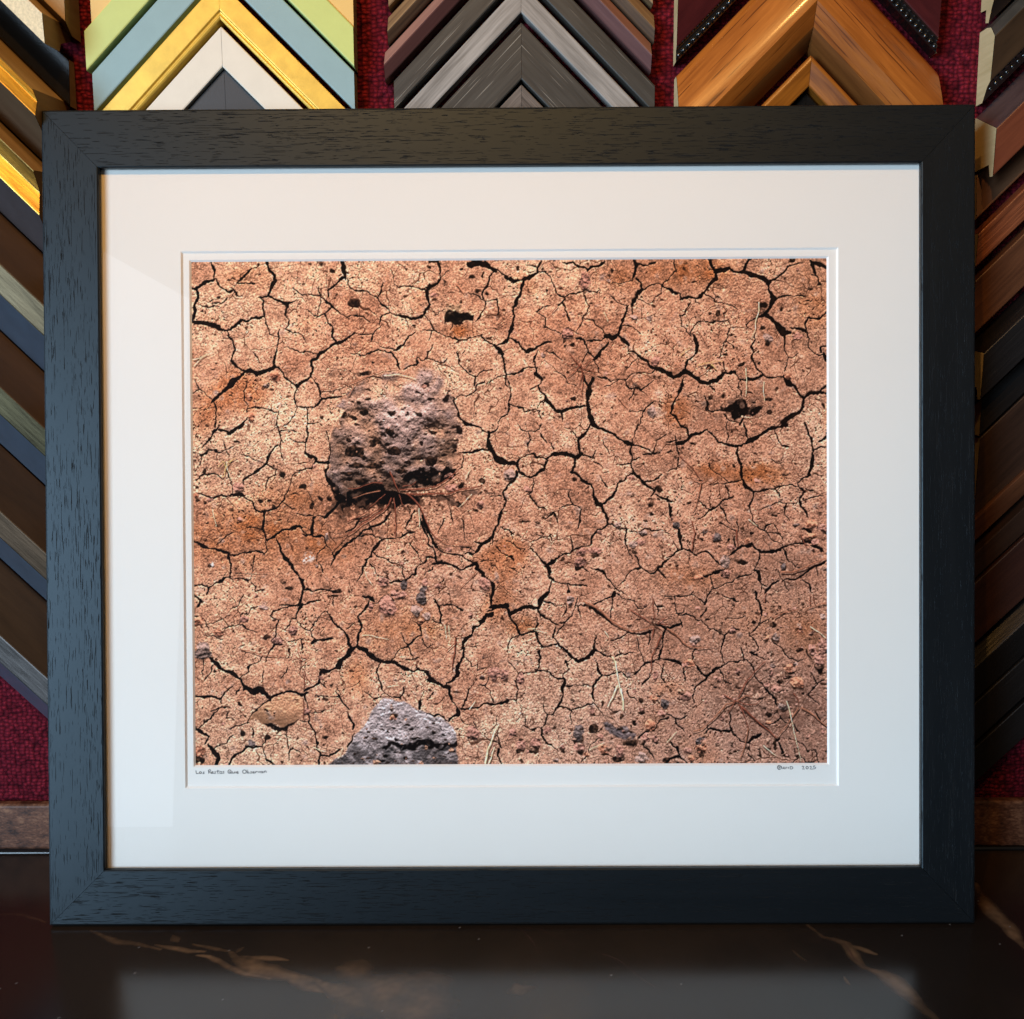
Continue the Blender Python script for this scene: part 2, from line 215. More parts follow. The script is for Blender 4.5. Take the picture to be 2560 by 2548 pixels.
# ---- tracing of the print: tiles (x0, y0, scale); c = crack, d = dark blob, t = twig, p = pebble ----
TILES = [
(470, 640, 4.578, """
c 16 280,75 325,165 320,260|c 24 55,375 100,375 160,335 240,285 335,270|c 14 335,270 400,345 450,390 510,410|c 8 510,385 560,420 590,450 640,470
c 34 120,400 125,470 100,560 85,650 75,740|c 34 75,745 160,770 250,775 340,800 385,840|c 20 385,840 440,860|c 24 430,860 490,845 540,800 600,760 640,725 700,730 780,700 870,690
c 26 880,690 870,600 870,520|c 14 870,520 850,470|c 16 845,455 930,455|c 30 915,75 950,150 1010,220 1020,290 980,350 940,440|c 26 950,455 1030,490 1090,540 1130,560
c 12 1140,550 1190,530 1240,500|c 16 1130,560 1135,640|c 9 1125,650 1160,710 1150,800|c 6 1150,820 1210,855 1280,860 1330,900 1370,980|c 10 885,700 900,760 945,820 955,870
c 6 955,870 1000,905 1040,920|c 14 1060,850 1045,950 1035,1040|c 16 1040,1050 1010,1140 990,1240|c 20 450,870 480,930 520,980 540,1050 530,1130 505,1190|c 16 505,1200 540,1240 600,1280 650,1300
c 34 650,1310 740,1300 800,1340 880,1330 950,1300 990,1260|c 18 990,1265 1050,1275 1100,1310 1130,1360|c 20 1120,1370 1160,1420 1220,1460 1245,1480|c 34 640,1320 560,1390 480,1480 420,1550 350,1600 270,1650
c 10 90,1420 130,1510 190,1560 250,1620|c 6 70,1560 130,1530|c 20 1245,1480 1320,1430 1390,1400 1430,1300 1440,1220|c 30 1440,1205 1500,1130 1600,1070 1700,1000|c 22 1720,1000 1680,920 1660,820
c 14 1660,820 1620,740 1575,660|c 20 1730,990 1830,950|c 12 1245,1490 1210,1570 1220,1650 1260,1720|c 12 1265,1730 1350,1730 1440,1710 1500,1690|c 18 1500,1690 1550,1630 1640,1610 1750,1600
c 14 1410,1385 1460,1420 1500,1520 1550,1620|c 8 1460,1110 1380,1090 1290,1095 1210,1060 1120,1040|c 10 1490,670 1400,640 1370,620|c 12 1490,675 1580,640 1660,580|c 10 1530,470 1510,560 1490,660
c 14 1540,470 1600,520 1670,580 1740,630 1830,700|c 8 1530,460 1430,445 1330,445|c 10 1330,450 1290,410 1230,370|c 12 1525,380 1535,460|c 22 1620,390 1700,320 1800,260|c 40 1810,250 1800,180 1800,75
c 6 1620,390 1610,450|c 14 680,1480 660,1550 655,1640 690,1700 680,1770|c 8 690,1480 700,1420|c 10 690,1740 770,1730 850,1730 950,1750 1030,1780|c 10 1040,1780 1040,1923|c 6 1260,1740 1240,1810 1190,1880 1140,1923
c 10 1365,1750 1370,1840 1380,1900|c 8 1380,1900 1480,1905|c 14 300,1680 330,1730 320,1830 320,1923|c 20 680,1850 640,1900 600,1923|c 22 600,265 660,230 700,190 740,150|c 10 740,150 820,110
c 14 600,295 700,300 770,300|c 14 300,545 380,545 430,520 460,480|c 6 190,560 300,570 360,580|c 5 750,1105 800,1160 850,1230
d 360,465 30,22|d 1545,90 40,22|d 1670,170 30,25|d 280,320 28,18|d 1540,1850 25,22|d 1800,1820 45,60|d 1670,1565 22,25
t 0 10 80,1250 150,1180 230,1120 300,1105|t 0 7 70,1180 150,1165 220,1120|t 1 12 1520,1520 1640,1525 1760,1490 1830,1450
p 0 720,1600 38,45|p 0 1420,1430 32,30|p 2 920,1470 32,30|p 0 1010,1360 50,55|p 0 730,1830 50,50
"""),
(870, 640, 4.578, """
c 14 15,275 30,340 70,380 150,410 250,415|c 12 250,415 290,460 350,475|c 16 350,490 420,560 480,610 490,640|c 8 350,470 390,410 420,330|c 12 490,650 400,680 380,690 365,770|c 16 490,650 560,690 640,690
c 26 640,695 720,710 800,705 880,680|c 30 880,680 910,610 945,560|c 24 945,560 945,470 930,390|c 26 930,390 1000,320 1090,250|c 12 1090,250 1130,220 1150,190|c 22 1080,240 1055,160 1035,90|c 14 960,85 1040,90
c 7 920,390 850,380 780,350 650,345 580,350 550,310|c 8 550,310 535,240 515,165|c 10 905,700 960,770 990,830|c 10 1000,835 1070,880 1140,920 1220,925|c 12 1220,930 1290,960 1370,970 1400,940 1470,910 1540,900
c 7 880,850 990,845|c 8 965,860 950,920 935,970|c 20 1540,910 1590,960 1660,985 1700,1010|c 34 1700,1010 1720,1060|c 24 1720,1020 1780,990 1831,965|c 26 1720,1060 1770,1130 1800,1220 1820,1330 1810,1400
c 50 1410,90 1500,85 1580,90|c 40 1580,90 1630,130 1690,170|c 16 1690,170 1640,250 1600,330 1560,390 1550,440|c 10 1550,440 1590,510|c 16 1700,160 1770,190 1831,215|c 10 1590,520 1700,505|c 6 1700,510 1720,580 1725,650
c 10 1600,520 1590,620 1540,680 1500,740|c 10 1400,410 1490,450 1550,490 1590,510|c 14 80,880 30,930 0,950|c 7 80,875 180,880 290,905|c 9 290,905 320,850 390,795|c 6 290,910 270,970|c 14 710,905 670,960 640,1020 560,1080
c 10 770,880 740,900 710,905|c 8 400,1025 480,1040 550,1060|c 10 50,1100 150,1120 155,1150|c 10 155,1140 250,1100 360,1075 440,1080|c 16 440,1080 520,1105 560,1190 590,1270|c 12 650,1280 730,1265 790,1230 820,1170
c 9 820,1165 920,1170 1010,1200 1090,1215 1140,1170|c 8 920,1170 950,1090 990,1010|c 7 1290,1230 1340,1300 1390,1340|c 9 1370,1330 1480,1370 1560,1330|c 6 1560,1330 1640,1290|c 12 1800,1355 1720,1370 1660,1420 1610,1460
c 12 1560,1440 1500,1470 1480,1540 1390,1600|c 9 1390,1600 1300,1610 1220,1640|c 22 1220,1640 1245,1720 1275,1820|c 24 1275,1840 1330,1890 1390,1923|c 16 1831,1810 1760,1840 1740,1890|c 6 1470,1370 1475,1470
c 6 0,700 60,660 180,680 250,740|c 6 960,600 1010,670 1050,620 1110,600|c 9 680,720 690,790|c 8 1180,830 1210,780|c 18 1800,1400 1810,1480 1831,1500|c 6 1260,1140 1290,1230
s 3 1112,590 1150,560 1230,555 1300,580 1345,640 1400,620 1475,645 1440,690 1330,720 1200,700 1120,660
b 1112,640 1150,610 1230,615 1300,660 1340,640 1400,635 1472,650 1450,745 1380,750 1310,792 1210,784 1130,740
d 190,1780 55,42|d 485,1800 60,28|d 55,1850 75,46|d 890,1480 45,28|d 1135,1620 40,48|d 800,1555 28,14|d 250,1530 25,14|d 130,1655 30,16|d 55,1665 20,13|d 245,1635 35,16|d 820,1800 40,22|d 700,1790 20,10|d 410,1585 50,16|d 960,1630 36,26|d 1155,1535 20,14|d 400,1900 40,14|d 970,1905 40,14|d 1130,1915 35,14|d 845,1370 15,9|d 180,1330 70,24|d 330,1380 110,16|d 600,1480 70,10|d 1300,700 150,60|d 550,1860 20,10|d 330,1760 40,14|d 1050,1770 80,10
d 90,550 70,45|d 1500,405 38,18|d 1300,535 24,24|d 1440,235 30,20|d 1560,220 14,40|d 940,140 24,22|d 790,185 14,20|d 1305,150 20,22|d 1615,425 22,18|d 765,790 30,22|d 300,1215 22,18
t 1 14 1245,325 1290,370 1340,430|t 1 10 0,1470 80,1430 250,1360 400,1300 560,1280|t 0 14 430,1360 560,1350 680,1370 790,1410|t 1 12 20,1590 60,1510 110,1430|t 0 8 1650,1390 1600,1480
"""),
(1270, 640, 4.578, """
c 26 0,230 90,280 170,265|c 30 170,265 250,240 330,195|c 24 340,185 330,120 380,75|c 12 330,110 230,100|c 24 180,280 165,380 140,480 60,590|c 20 60,600 80,680 70,780 45,880 20,960 0,980|c 12 360,180 440,180 490,240 510,320 540,400
c 16 540,400 600,450 640,475|c 12 645,475 720,445 820,415 910,400|c 9 910,400 960,435 1030,430 1060,410|c 12 650,480 650,510 600,560|c 20 640,75 740,80 830,130 930,160|c 22 930,165 970,130 1050,115 1105,75|c 30 1455,75 1480,130
c 14 1480,125 1600,100 1670,65|c 22 1465,140 1445,260|c 20 1490,280 1550,380|c 24 1550,380 1480,460 1440,550|c 24 1390,570 1350,650 1320,780|c 26 1320,780 1270,880|c 44 1270,890 1190,930 1130,920|c 12 1130,930 1030,965 920,980
c 9 1570,380 1640,330 1720,320 1770,350|c 14 1770,350 1831,390|c 9 1770,350 1800,310 1831,290|c 8 1770,360 1760,440 1690,450 1660,520 1620,540|c 8 1480,510 1560,515 1620,550|c 8 1390,550 1300,545 1240,510 1200,470
c 7 870,430 890,510 930,590|c 10 930,590 930,640 890,690|c 8 890,700 840,790 800,860|c 7 900,700 990,730 1030,790 1110,850 1130,910|c 9 345,650 430,720 430,800|c 8 345,640 400,600 500,565|c 10 430,810 480,830 540,850 620,880
c 7 630,880 680,820 760,850 850,920|c 16 790,940 860,980 900,1010|c 11 900,1010 920,1090 1000,1160|c 7 920,1100 850,1190|c 22 50,950 120,975 150,1010|c 22 150,1010 180,1070 230,1105|c 22 230,1105 300,1055 400,1000 500,970
c 14 340,1080 320,1160 300,1220|c 18 320,1230 330,1320|c 24 330,1330 390,1410|c 10 390,1420 360,1470|c 22 360,1480 380,1560 440,1630|c 40 440,1630 500,1700 560,1750 620,1780|c 9 260,1510 350,1475
c 16 0,1355 80,1355 150,1335 200,1285 320,1270|c 26 1150,1000 1090,1060 1050,1140 1010,1175|c 9 1020,1190 1040,1260 1035,1320|c 22 1285,910 1330,970 1380,1010|c 14 1380,1010 1385,1090 1420,1105|c 22 1430,1110 1500,1145 1600,1210
c 24 1600,1210 1680,1290|c 34 1690,1290 1760,1310 1831,1350|c 8 1480,1140 1430,1220 1380,1270|c 6 1680,1310 1650,1340 1420,1340|c 9 1420,1340 1350,1420|c 12 1030,1380 1110,1385 1180,1430|c 9 1180,1430 1280,1415 1350,1410
c 8 1280,1420 1200,1470 1140,1490|c 7 1350,1430 1390,1510 1530,1525 1650,1430|c 6 1470,1510 1400,1640|c 40 980,1400 950,1490 935,1580 920,1660|c 18 880,1390 920,1460|c 40 920,1660 930,1730|c 30 890,1720 800,1730 700,1745
c 34 700,1745 620,1780|c 40 930,1740 940,1820 980,1900 1000,1923|c 8 625,1790 630,1860|c 7 1400,1770 1550,1775|c 12 1550,1775 1600,1720 1660,1670|c 10 1550,1780 1550,1840 1510,1923|c 10 50,1690 120,1730 180,1765 300,1750 370,1760
c 12 370,1765 390,1870|c 8 350,1730 380,1680 430,1650|c 14 0,1410 20,1500 50,1570|c 14 40,1590 40,1690|c 10 30,1700 20,1800|c 8 480,1090 560,1140 640,1190|c 8 560,1310 620,1350 670,1390 690,1450 770,1480|c 6 640,540 690,640 700,730
c 6 1340,800 1420,800 1510,870|c 6 1210,320 1320,310 1440,280|c 6 1430,580 1425,650
t 1 10 1260,1620 1310,1680 1370,1740|t 1 9 580,570 520,630 470,690|t 2 10 830,1250 760,1180 710,1110|t 2 8 830,1250 720,1240 620,1200|t 2 8 840,1240 860,1320 840,1420 780,1560|t 2 8 840,1260 870,1400 850,1600|t 2 10 830,1260 900,1290 1000,1320|t 2 8 840,1230 800,1300 690,1380|t 2 10 860,1330 900,1330 990,1360|t 2 7 870,1280 950,1200 1000,1170|t 0 7 1110,640 1150,750
d 120,160 24,40|d 635,155 18,26|d 1200,180 20,32|d 740,1000 30,20|d 655,960 20,30|d 780,1640 32,26|d 1210,1730 18,26|d 1460,1590 20,14|d 1230,1610 22,14|d 950,550 24,14|d 680,1020 18,30|d 740,1235 34,18|d 930,1310 30,16|d 830,1340 26,20|d 405,150 22,20|d 450,385 14,20
p 3 875,300 70,100|p 2 420,1130 30,34|p 3 700,880 60,60|p 2 1630,705 44,22|p 3 1700,1200 50,60|p 2 1440,700 34,26|p 2 1145,290 30,20|p 2 1660,1770 55,55
"""),
(1670, 640, 4.578, """
c 8 80,55 100,180|c 6 95,180 40,220 0,290|c 30 495,55 495,110 540,180|c 40 540,190 620,160 700,140|c 28 710,140 760,180 860,170|c 24 870,170 900,100 950,55|c 34 880,175 960,210 1080,250 1140,290|c 14 1150,285 1230,250 1290,200 1380,150
c 16 1380,150 1450,115 1530,90|c 26 1650,60 1660,130 1680,210|c 14 1680,210 1700,250 1705,310|c 9 1690,240 1640,230|c 36 1680,75 1740,90 1805,140|c 30 550,200 540,280 480,330 450,410|c 30 1140,300 1140,360|c 34 1140,370 1170,420 1210,490
c 34 1200,500 1150,590 1060,690|c 14 1030,710 960,760 910,800|c 8 1220,495 1300,460 1440,460 1560,450|c 24 0,400 60,415 150,430|c 16 155,440 180,490|c 26 180,490 260,475 320,495 380,470 440,420|c 10 440,430 500,470 580,530
c 9 580,530 680,565 790,605|c 8 310,500 320,550 360,560|c 7 260,540 220,600 200,670 140,690|c 10 140,690 160,800|c 12 160,800 210,820 220,880 260,910|c 16 260,900 290,820 350,770 400,750|c 12 400,750 520,755 620,745 700,735
c 6 700,740 730,800|c 8 740,820 800,805 900,825 930,840|c 12 910,800 910,830|c 10 730,830 680,890 670,970|c 8 670,985 760,1045|c 6 650,985 610,1080 600,1170|c 36 300,930 315,1010 320,1090|c 12 320,1090 290,1130 220,1200
c 18 220,1200 215,1300|c 44 1130,650 1180,720 1230,780|c 54 1230,780 1280,840 1340,890|c 44 1340,890 1400,880|c 16 1345,910 1345,1030|c 10 1340,1040 1350,1130 1380,1170|c 12 1380,1170 1365,1260 1345,1310|c 10 1385,1165 1440,1150 1500,1110
c 30 1430,830 1500,850 1570,870|c 20 1570,870 1580,770 1610,710|c 22 1610,710 1720,720 1805,640|c 8 1580,880 1610,950|c 10 1610,1040 1660,1100 1730,1145 1800,1140|c 8 1610,950 1610,1040|c 20 1760,1100 1770,1050 1800,1030
c 24 1790,1140 1805,1180|c 16 945,1040 970,1090 960,1150|c 16 960,1150 1000,1240 1080,1340|c 10 1005,890 1000,960 950,1030|c 24 1080,1360 1000,1390 900,1415 840,1415|c 20 1090,1355 1150,1385 1230,1385|c 9 1230,1385 1330,1375
c 36 1330,1380 1380,1440 1450,1510 1550,1610|c 28 1550,1615 1640,1560 1740,1550|c 18 1740,1550 1800,1575|c 16 1750,1545 1790,1490|c 26 1550,1620 1545,1700|c 36 0,1335 70,1380 130,1360 210,1320|c 40 210,1325 290,1370 380,1430 480,1460
c 32 480,1460 560,1420 640,1350|c 26 640,1335 770,1330|c 10 780,1340 820,1400 840,1420|c 8 840,1430 810,1490 850,1590|c 20 185,1400 165,1480 120,1560|c 20 110,1570 85,1660 40,1790|c 14 40,1800 100,1870 150,1923
c 12 430,1590 460,1660 455,1770|c 8 460,1775 560,1780 620,1770|c 10 490,1490 520,1540|c 44 1540,1730 1470,1790 1390,1840 1290,1923|c 6 640,1220 660,1310|c 7 650,1820 690,1880 770,1895|c 16 860,1830 820,1923
d 580,470 50,22|d 570,650 28,35|d 660,670 22,22|d 1090,545 42,22|d 1080,825 30,25|d 1140,1005 36,40|d 660,1115 42,24|d 850,1235 48,22|d 495,1610 30,38|d 640,1610 22,38|d 330,1650 28,34|d 1145,1640 34,22|d 990,1670 28,22|d 1780,1715 25,46|d 1420,60 40,40|d 1160,1790 28,28|d 1600,510 34,14|d 1305,615 20,36|d 1485,935 36,20|d 480,1270 40,26|d 950,1560 40,18|d 1240,1535 30,22|d 650,355 14,12|d 765,935 24,16|d 100,515 14,12|d 310,290 32,14|d 1055,980 12,20|d 480,660 18,20|d 230,1600 12,20|d 1060,1215 26,14|d 1720,330 34,26|d 1550,1780 30,24|d 1640,1760 34,16
b 600,1740 700,1700 860,1640 900,1660 950,1740 1080,1750 1060,1800 900,1810 820,1850 770,1880 740,1860 740,1780 650,1790
t 1 8 350,850 400,930 460,1040|t 0 12 1045,530 1040,620 1020,720 1000,850 960,950|t 0 12 895,1290 905,1420 895,1600|t 0 8 1100,1440 1095,1560 1110,1660|t 1 10 480,1270 420,1330 350,1370|t 3 9 150,1135 200,1090 270,1040|t 3 9 350,1250 480,1220 630,1200|t 3 7 500,1240 560,1300|t 0 8 880,1840 970,1840
p 2 1145,940 44,55|p 3 1480,925 50,30|p 0 1375,1375 45,30
"""),
(470, 1060, 4.578, """
c 26 375,60 440,85 490,115|c 34 490,110 560,60 630,0|c 18 345,35 290,120 240,180|c 12 240,180 180,240|c 14 75,310 140,340|c 16 140,350 200,330 250,290|c 10 250,290 380,315 450,280|c 8 450,280 520,250|c 12 145,360 140,450
c 12 1050,0 1060,120 1060,230|c 9 1070,75 1150,70 1230,70|c 16 1050,240 980,270 930,350 890,430|c 24 890,440 840,490 760,560|c 14 760,555 700,600 640,660|c 10 635,660 625,760|c 8 620,350 720,360 790,405 850,440|c 7 890,460 1000,500
c 8 1060,250 1060,330 1090,390|c 14 1370,20 1370,120 1350,200|c 10 1350,195 1240,190 1190,160|c 9 1345,210 1350,320|c 26 1350,320 1420,370 1470,420|c 30 1470,430 1540,440 1600,435|c 14 1590,470 1580,560 1590,640
c 14 1465,430 1420,510 1290,520|c 8 1290,545 1240,560 1190,600|c 12 1180,620 1165,700 1120,800|c 16 1115,800 1110,870 1050,930 960,960 890,990|c 12 75,630 130,600|c 10 130,600 240,570 350,580 390,610|c 14 110,780 200,820 290,840
c 16 290,840 380,825 430,830 500,790|c 30 500,790 560,800 630,800|c 14 640,820 740,880 770,960|c 10 770,960 850,990 880,1000|c 24 880,1000 870,1100 845,1190|c 16 845,1190 880,1260 905,1310|c 10 670,1185 760,1170 830,1190
c 20 905,1310 1000,1270 1100,1215 1200,1190|c 24 1200,1190 1310,1190|c 8 1310,1190 1370,1180|c 8 1310,1200 1340,1240|c 14 1330,1255 1430,1265 1550,1290|c 20 1440,1080 1420,1160 1395,1250|c 12 1440,1075 1520,1065 1580,1060
c 24 1580,1055 1640,990 1700,930 1740,860|c 10 1110,910 1170,945 1240,960|c 8 1270,1030 1360,1050 1430,1050|c 24 85,1340 150,1380 230,1415 310,1420|c 24 310,1420 400,1460 460,1480|c 20 460,1480 490,1530 490,1620 480,1740
c 16 480,1740 380,1780 310,1820 240,1870|c 10 240,1870 210,1923|c 14 490,1500 560,1495 640,1460|c 18 640,1465 720,1465 780,1440 880,1475|c 9 890,1320 895,1450|c 20 1015,1320 1060,1410 1095,1510|c 22 1095,1520 1160,1580 1200,1660
c 26 1200,1660 1270,1730 1310,1790 1325,1870|c 9 770,1490 745,1560 740,1680 730,1780|c 8 490,1750 520,1790|c 8 500,1760 620,1765 700,1790 730,1780|c 10 735,1800 770,1880|c 12 770,1885 850,1890|c 10 1550,1300 1580,1370 1640,1430 1660,1480
c 8 1560,1390 1500,1480 1470,1550|c 20 1670,1530 1740,1440 1831,1350|c 12 1330,1870 1420,1900 1560,1880 1700,1900|c 20 1330,1870 1310,1923|c 8 1500,1590 1550,1680|c 14 510,1235 450,1260 410,1300|c 7 410,1300 340,1360|c 7 1000,510 1000,570 920,630 890,720
c 8 460,540 490,640 500,770|c 8 80,1840 160,1820 220,1860|c 8 1660,1480 1670,1530 1640,1590|c 8 1600,60 1610,160|c 20 1615,230 1635,320 1620,420|c 7 1390,780 1430,880|c 8 420,190 450,280 470,350
d 200,540 18,42|d 540,190 35,25|d 1320,700 44,32|d 1230,780 32,18|d 1420,930 34,46|d 1620,850 30,32|d 830,880 34,28|d 980,930 24,24|d 110,720 34,36|d 110,870 28,26|d 1080,570 28,28|d 1520,840 24,34|d 200,890 20,24|d 1150,1880 50,22|d 1700,1900 60,18|d 230,1115 18,14|d 270,515 14,14|d 260,1620 45,20|d 1060,1080 40,16|d 930,860 36,20
b 1600,600 1650,660 1740,690 1760,780 1831,830 1831,1010 1800,960 1750,880 1700,830 1640,740 1595,660
w 1380,1520 78,72|w 270,1610 30,34|w 1330,1570 40,40
t 0 10 285,980 310,1070 325,1165|t 1 12 530,1675 640,1685 760,1690 900,1688|t 3 8 440,500 400,420 350,480|t 3 8 440,500 500,420 560,380|t 0 8 450,500 480,560 500,640|t 3 8 440,490 420,580 390,600|t 0 8 440,440 460,520|t 3 8 470,430 540,390|t 1 12 1640,1460 1700,1390 1760,1320 1831,1250|t 1 9 1660,1280 1760,1270 1831,1240
p 3 570,720 65,55|p 0 90,800 30,45|p 2 1470,1620 22,24|p 2 1590,1280 28,40
"""),
(870, 1060, 4.578, """
c 20 1340,0 1430,10 1510,35|c 10 1510,40 1540,80 1590,100|c 34 1600,95 1610,160 1620,230|c 18 1610,110 1660,70 1720,20|c 36 1640,260 1670,330 1720,380|c 50 1720,385 1780,410 1831,440|c 26 1310,320 1400,295 1500,295 1610,290
c 10 1320,370 1320,450 1290,510|c 24 1831,700 1800,760|c 14 1800,770 1810,860 1810,950|c 24 1790,970 1750,1040 1720,1130|c 20 1720,1140 1670,1220 1660,1280|c 26 1650,1300 1560,1360 1510,1420 1470,1470|c 30 1460,1600 1400,1630 1310,1650
c 24 1310,1650 1220,1620 1150,1590 1070,1570 1000,1590|c 10 970,1600 1020,1590|c 26 1480,1600 1490,1660|c 30 1480,1670 1560,1740 1620,1790|c 26 1630,1790 1660,1840 1650,1923|c 18 980,1410 1000,1490 1010,1570|c 22 840,1090 880,1180 910,1260
c 20 910,1270 910,1360 960,1410|c 30 870,1060 900,1150 940,1240 980,1340 1030,1410|c 16 1030,1420 1110,1475 1200,1490 1290,1500|c 14 1290,1500 1380,1560 1440,1590|c 14 380,1320 410,1300 540,1300|c 12 540,1300 620,1280 690,1240 760,1240
c 8 150,1275 250,1265 310,1270|c 14 310,1270 380,1300|c 20 380,1330 330,1390 280,1440|c 18 270,1460 270,1510 200,1550|c 12 200,1550 165,1620 150,1680 110,1770|c 8 250,1610 300,1650 350,1740|c 8 350,1740 430,1740 490,1770
c 16 500,1800 570,1785 640,1800 700,1770|c 18 700,1770 760,1710 790,1630|c 10 790,1630 850,1580 910,1530 980,1530|c 8 710,1370 770,1430 820,1490 845,1550|c 10 960,1640 950,1670 890,1720|c 8 250,1130 280,1180 290,1240
c 8 290,1460 360,1510 430,1560|c 8 1090,1090 1070,1170 1050,1230|c 7 1310,1100 1330,1180 1350,1320|c 16 1480,1340 1530,1350|c 8 1640,830 1760,800|c 8 1831,1200 1750,1160|c 8 1660,1290 1650,1360|c 8 1700,1380 1770,1470 1831,1500
c 16 490,1010 430,1110 300,1170 150,1250 0,1350|c 14 300,1000 180,1080 60,1190 0,1230|c 8 430,1560 500,1590 620,1620|c 9 620,1620 650,1780|c 12 740,1060 690,1120 670,1180|c 20 770,980 740,1060|c 9 1340,1400 1450,1450|c 18 1350,1490 1440,1490
c 6 1110,1770 1060,1830 1040,1923|c 7 1160,930 1210,1080|c 9 1530,1560 1670,1560 1700,1650
b 620,620 700,540 850,480 1000,500 1100,530 1150,480 1250,520 1240,590 1130,640 1050,690 900,700 780,690 680,660
b 0,780 60,740 150,690 400,680 500,760 700,790 830,830 800,900 700,930 560,940 400,930 250,900 180,960 80,900 0,960
b 1080,820 1180,860 1250,900 1290,930 1230,950 1180,910 1110,860
d 310,205 90,48|d 490,80 55,35|d 460,225 50,30|d 560,300 75,55|d 90,315 95,55|d 195,375 35,25|d 990,95 50,25|d 860,205 25,30|d 960,250 35,18|d 1095,185 20,20|d 1235,305 30,25|d 1105,345 40,22|d 970,410 70,55|d 680,430 60,30|d 780,390 80,25|d 130,480 80,40|d 300,480 90,35|d 420,440 50,35|d 20,570 60,25|d 30,625 40,20|d 200,640 100,45|d 300,615 70,20|d 10,165 30,25|d 600,540 80,30|d 390,110 30,18|d 250,90 14,12|d 650,270 18,12|d 1165,90 16,10|d 1270,70 28,55|d 1240,30 45,16|d 1540,640 52,48|d 1620,785 55,12|d 1310,690 30,30|d 1470,970 36,22|d 230,960 60,14|d 120,1090 50,12|d 1400,1240 40,10
t 2 14 600,735 750,740 900,735 1010,710 1110,650 1200,580 1275,530|t 2 16 680,795 800,800 960,795 1150,790 1260,750 1400,725 1530,705|t 2 20 690,800 760,860 820,930 870,1020 910,1110|t 2 14 910,1110 950,1210 1000,1280 1070,1330|t 2 14 525,840 540,930 550,1040 550,1150 545,1280
t 2 16 500,840 470,920 400,990 300,1060 180,1130 80,1210 0,1260|t 2 10 430,800 360,850 300,910 230,970|t 2 14 400,670 300,670 180,700 90,730 10,730|t 1 12 370,760 260,780 160,810 60,840|t 2 16 485,540 520,620 550,700 590,760|t 2 10 590,800 610,870 640,950
t 2 8 640,700 740,690 780,655|t 1 8 1080,1350 1200,1375 1320,1370 1420,1390|t 0 10 1410,510 1350,630|t 0 8 1420,800 1280,950|t 0 8 815,960 830,1110 830,1190|t 0 8 180,1660 220,1760 290,1840|t 1 10 1470,1690 1380,1780 1290,1870|t 1 8 440,1600 540,1600 620,1620|t 2 8 0,1110 120,1060 220,1000|t 1 8 1710,1220 1740,1150|t 2 12 150,1100 260,1040 380,960
p 3 410,1800 80,60|p 4 630,1840 32,45|p 4 860,1890 50,40|p 3 1570,1830 75,70|p 3 880,1815 40,35|p 3 1180,720 60,35|p 3 1520,915 42,28|p 2 1830,570 30,40|p 3 1160,590 50,30
"""),
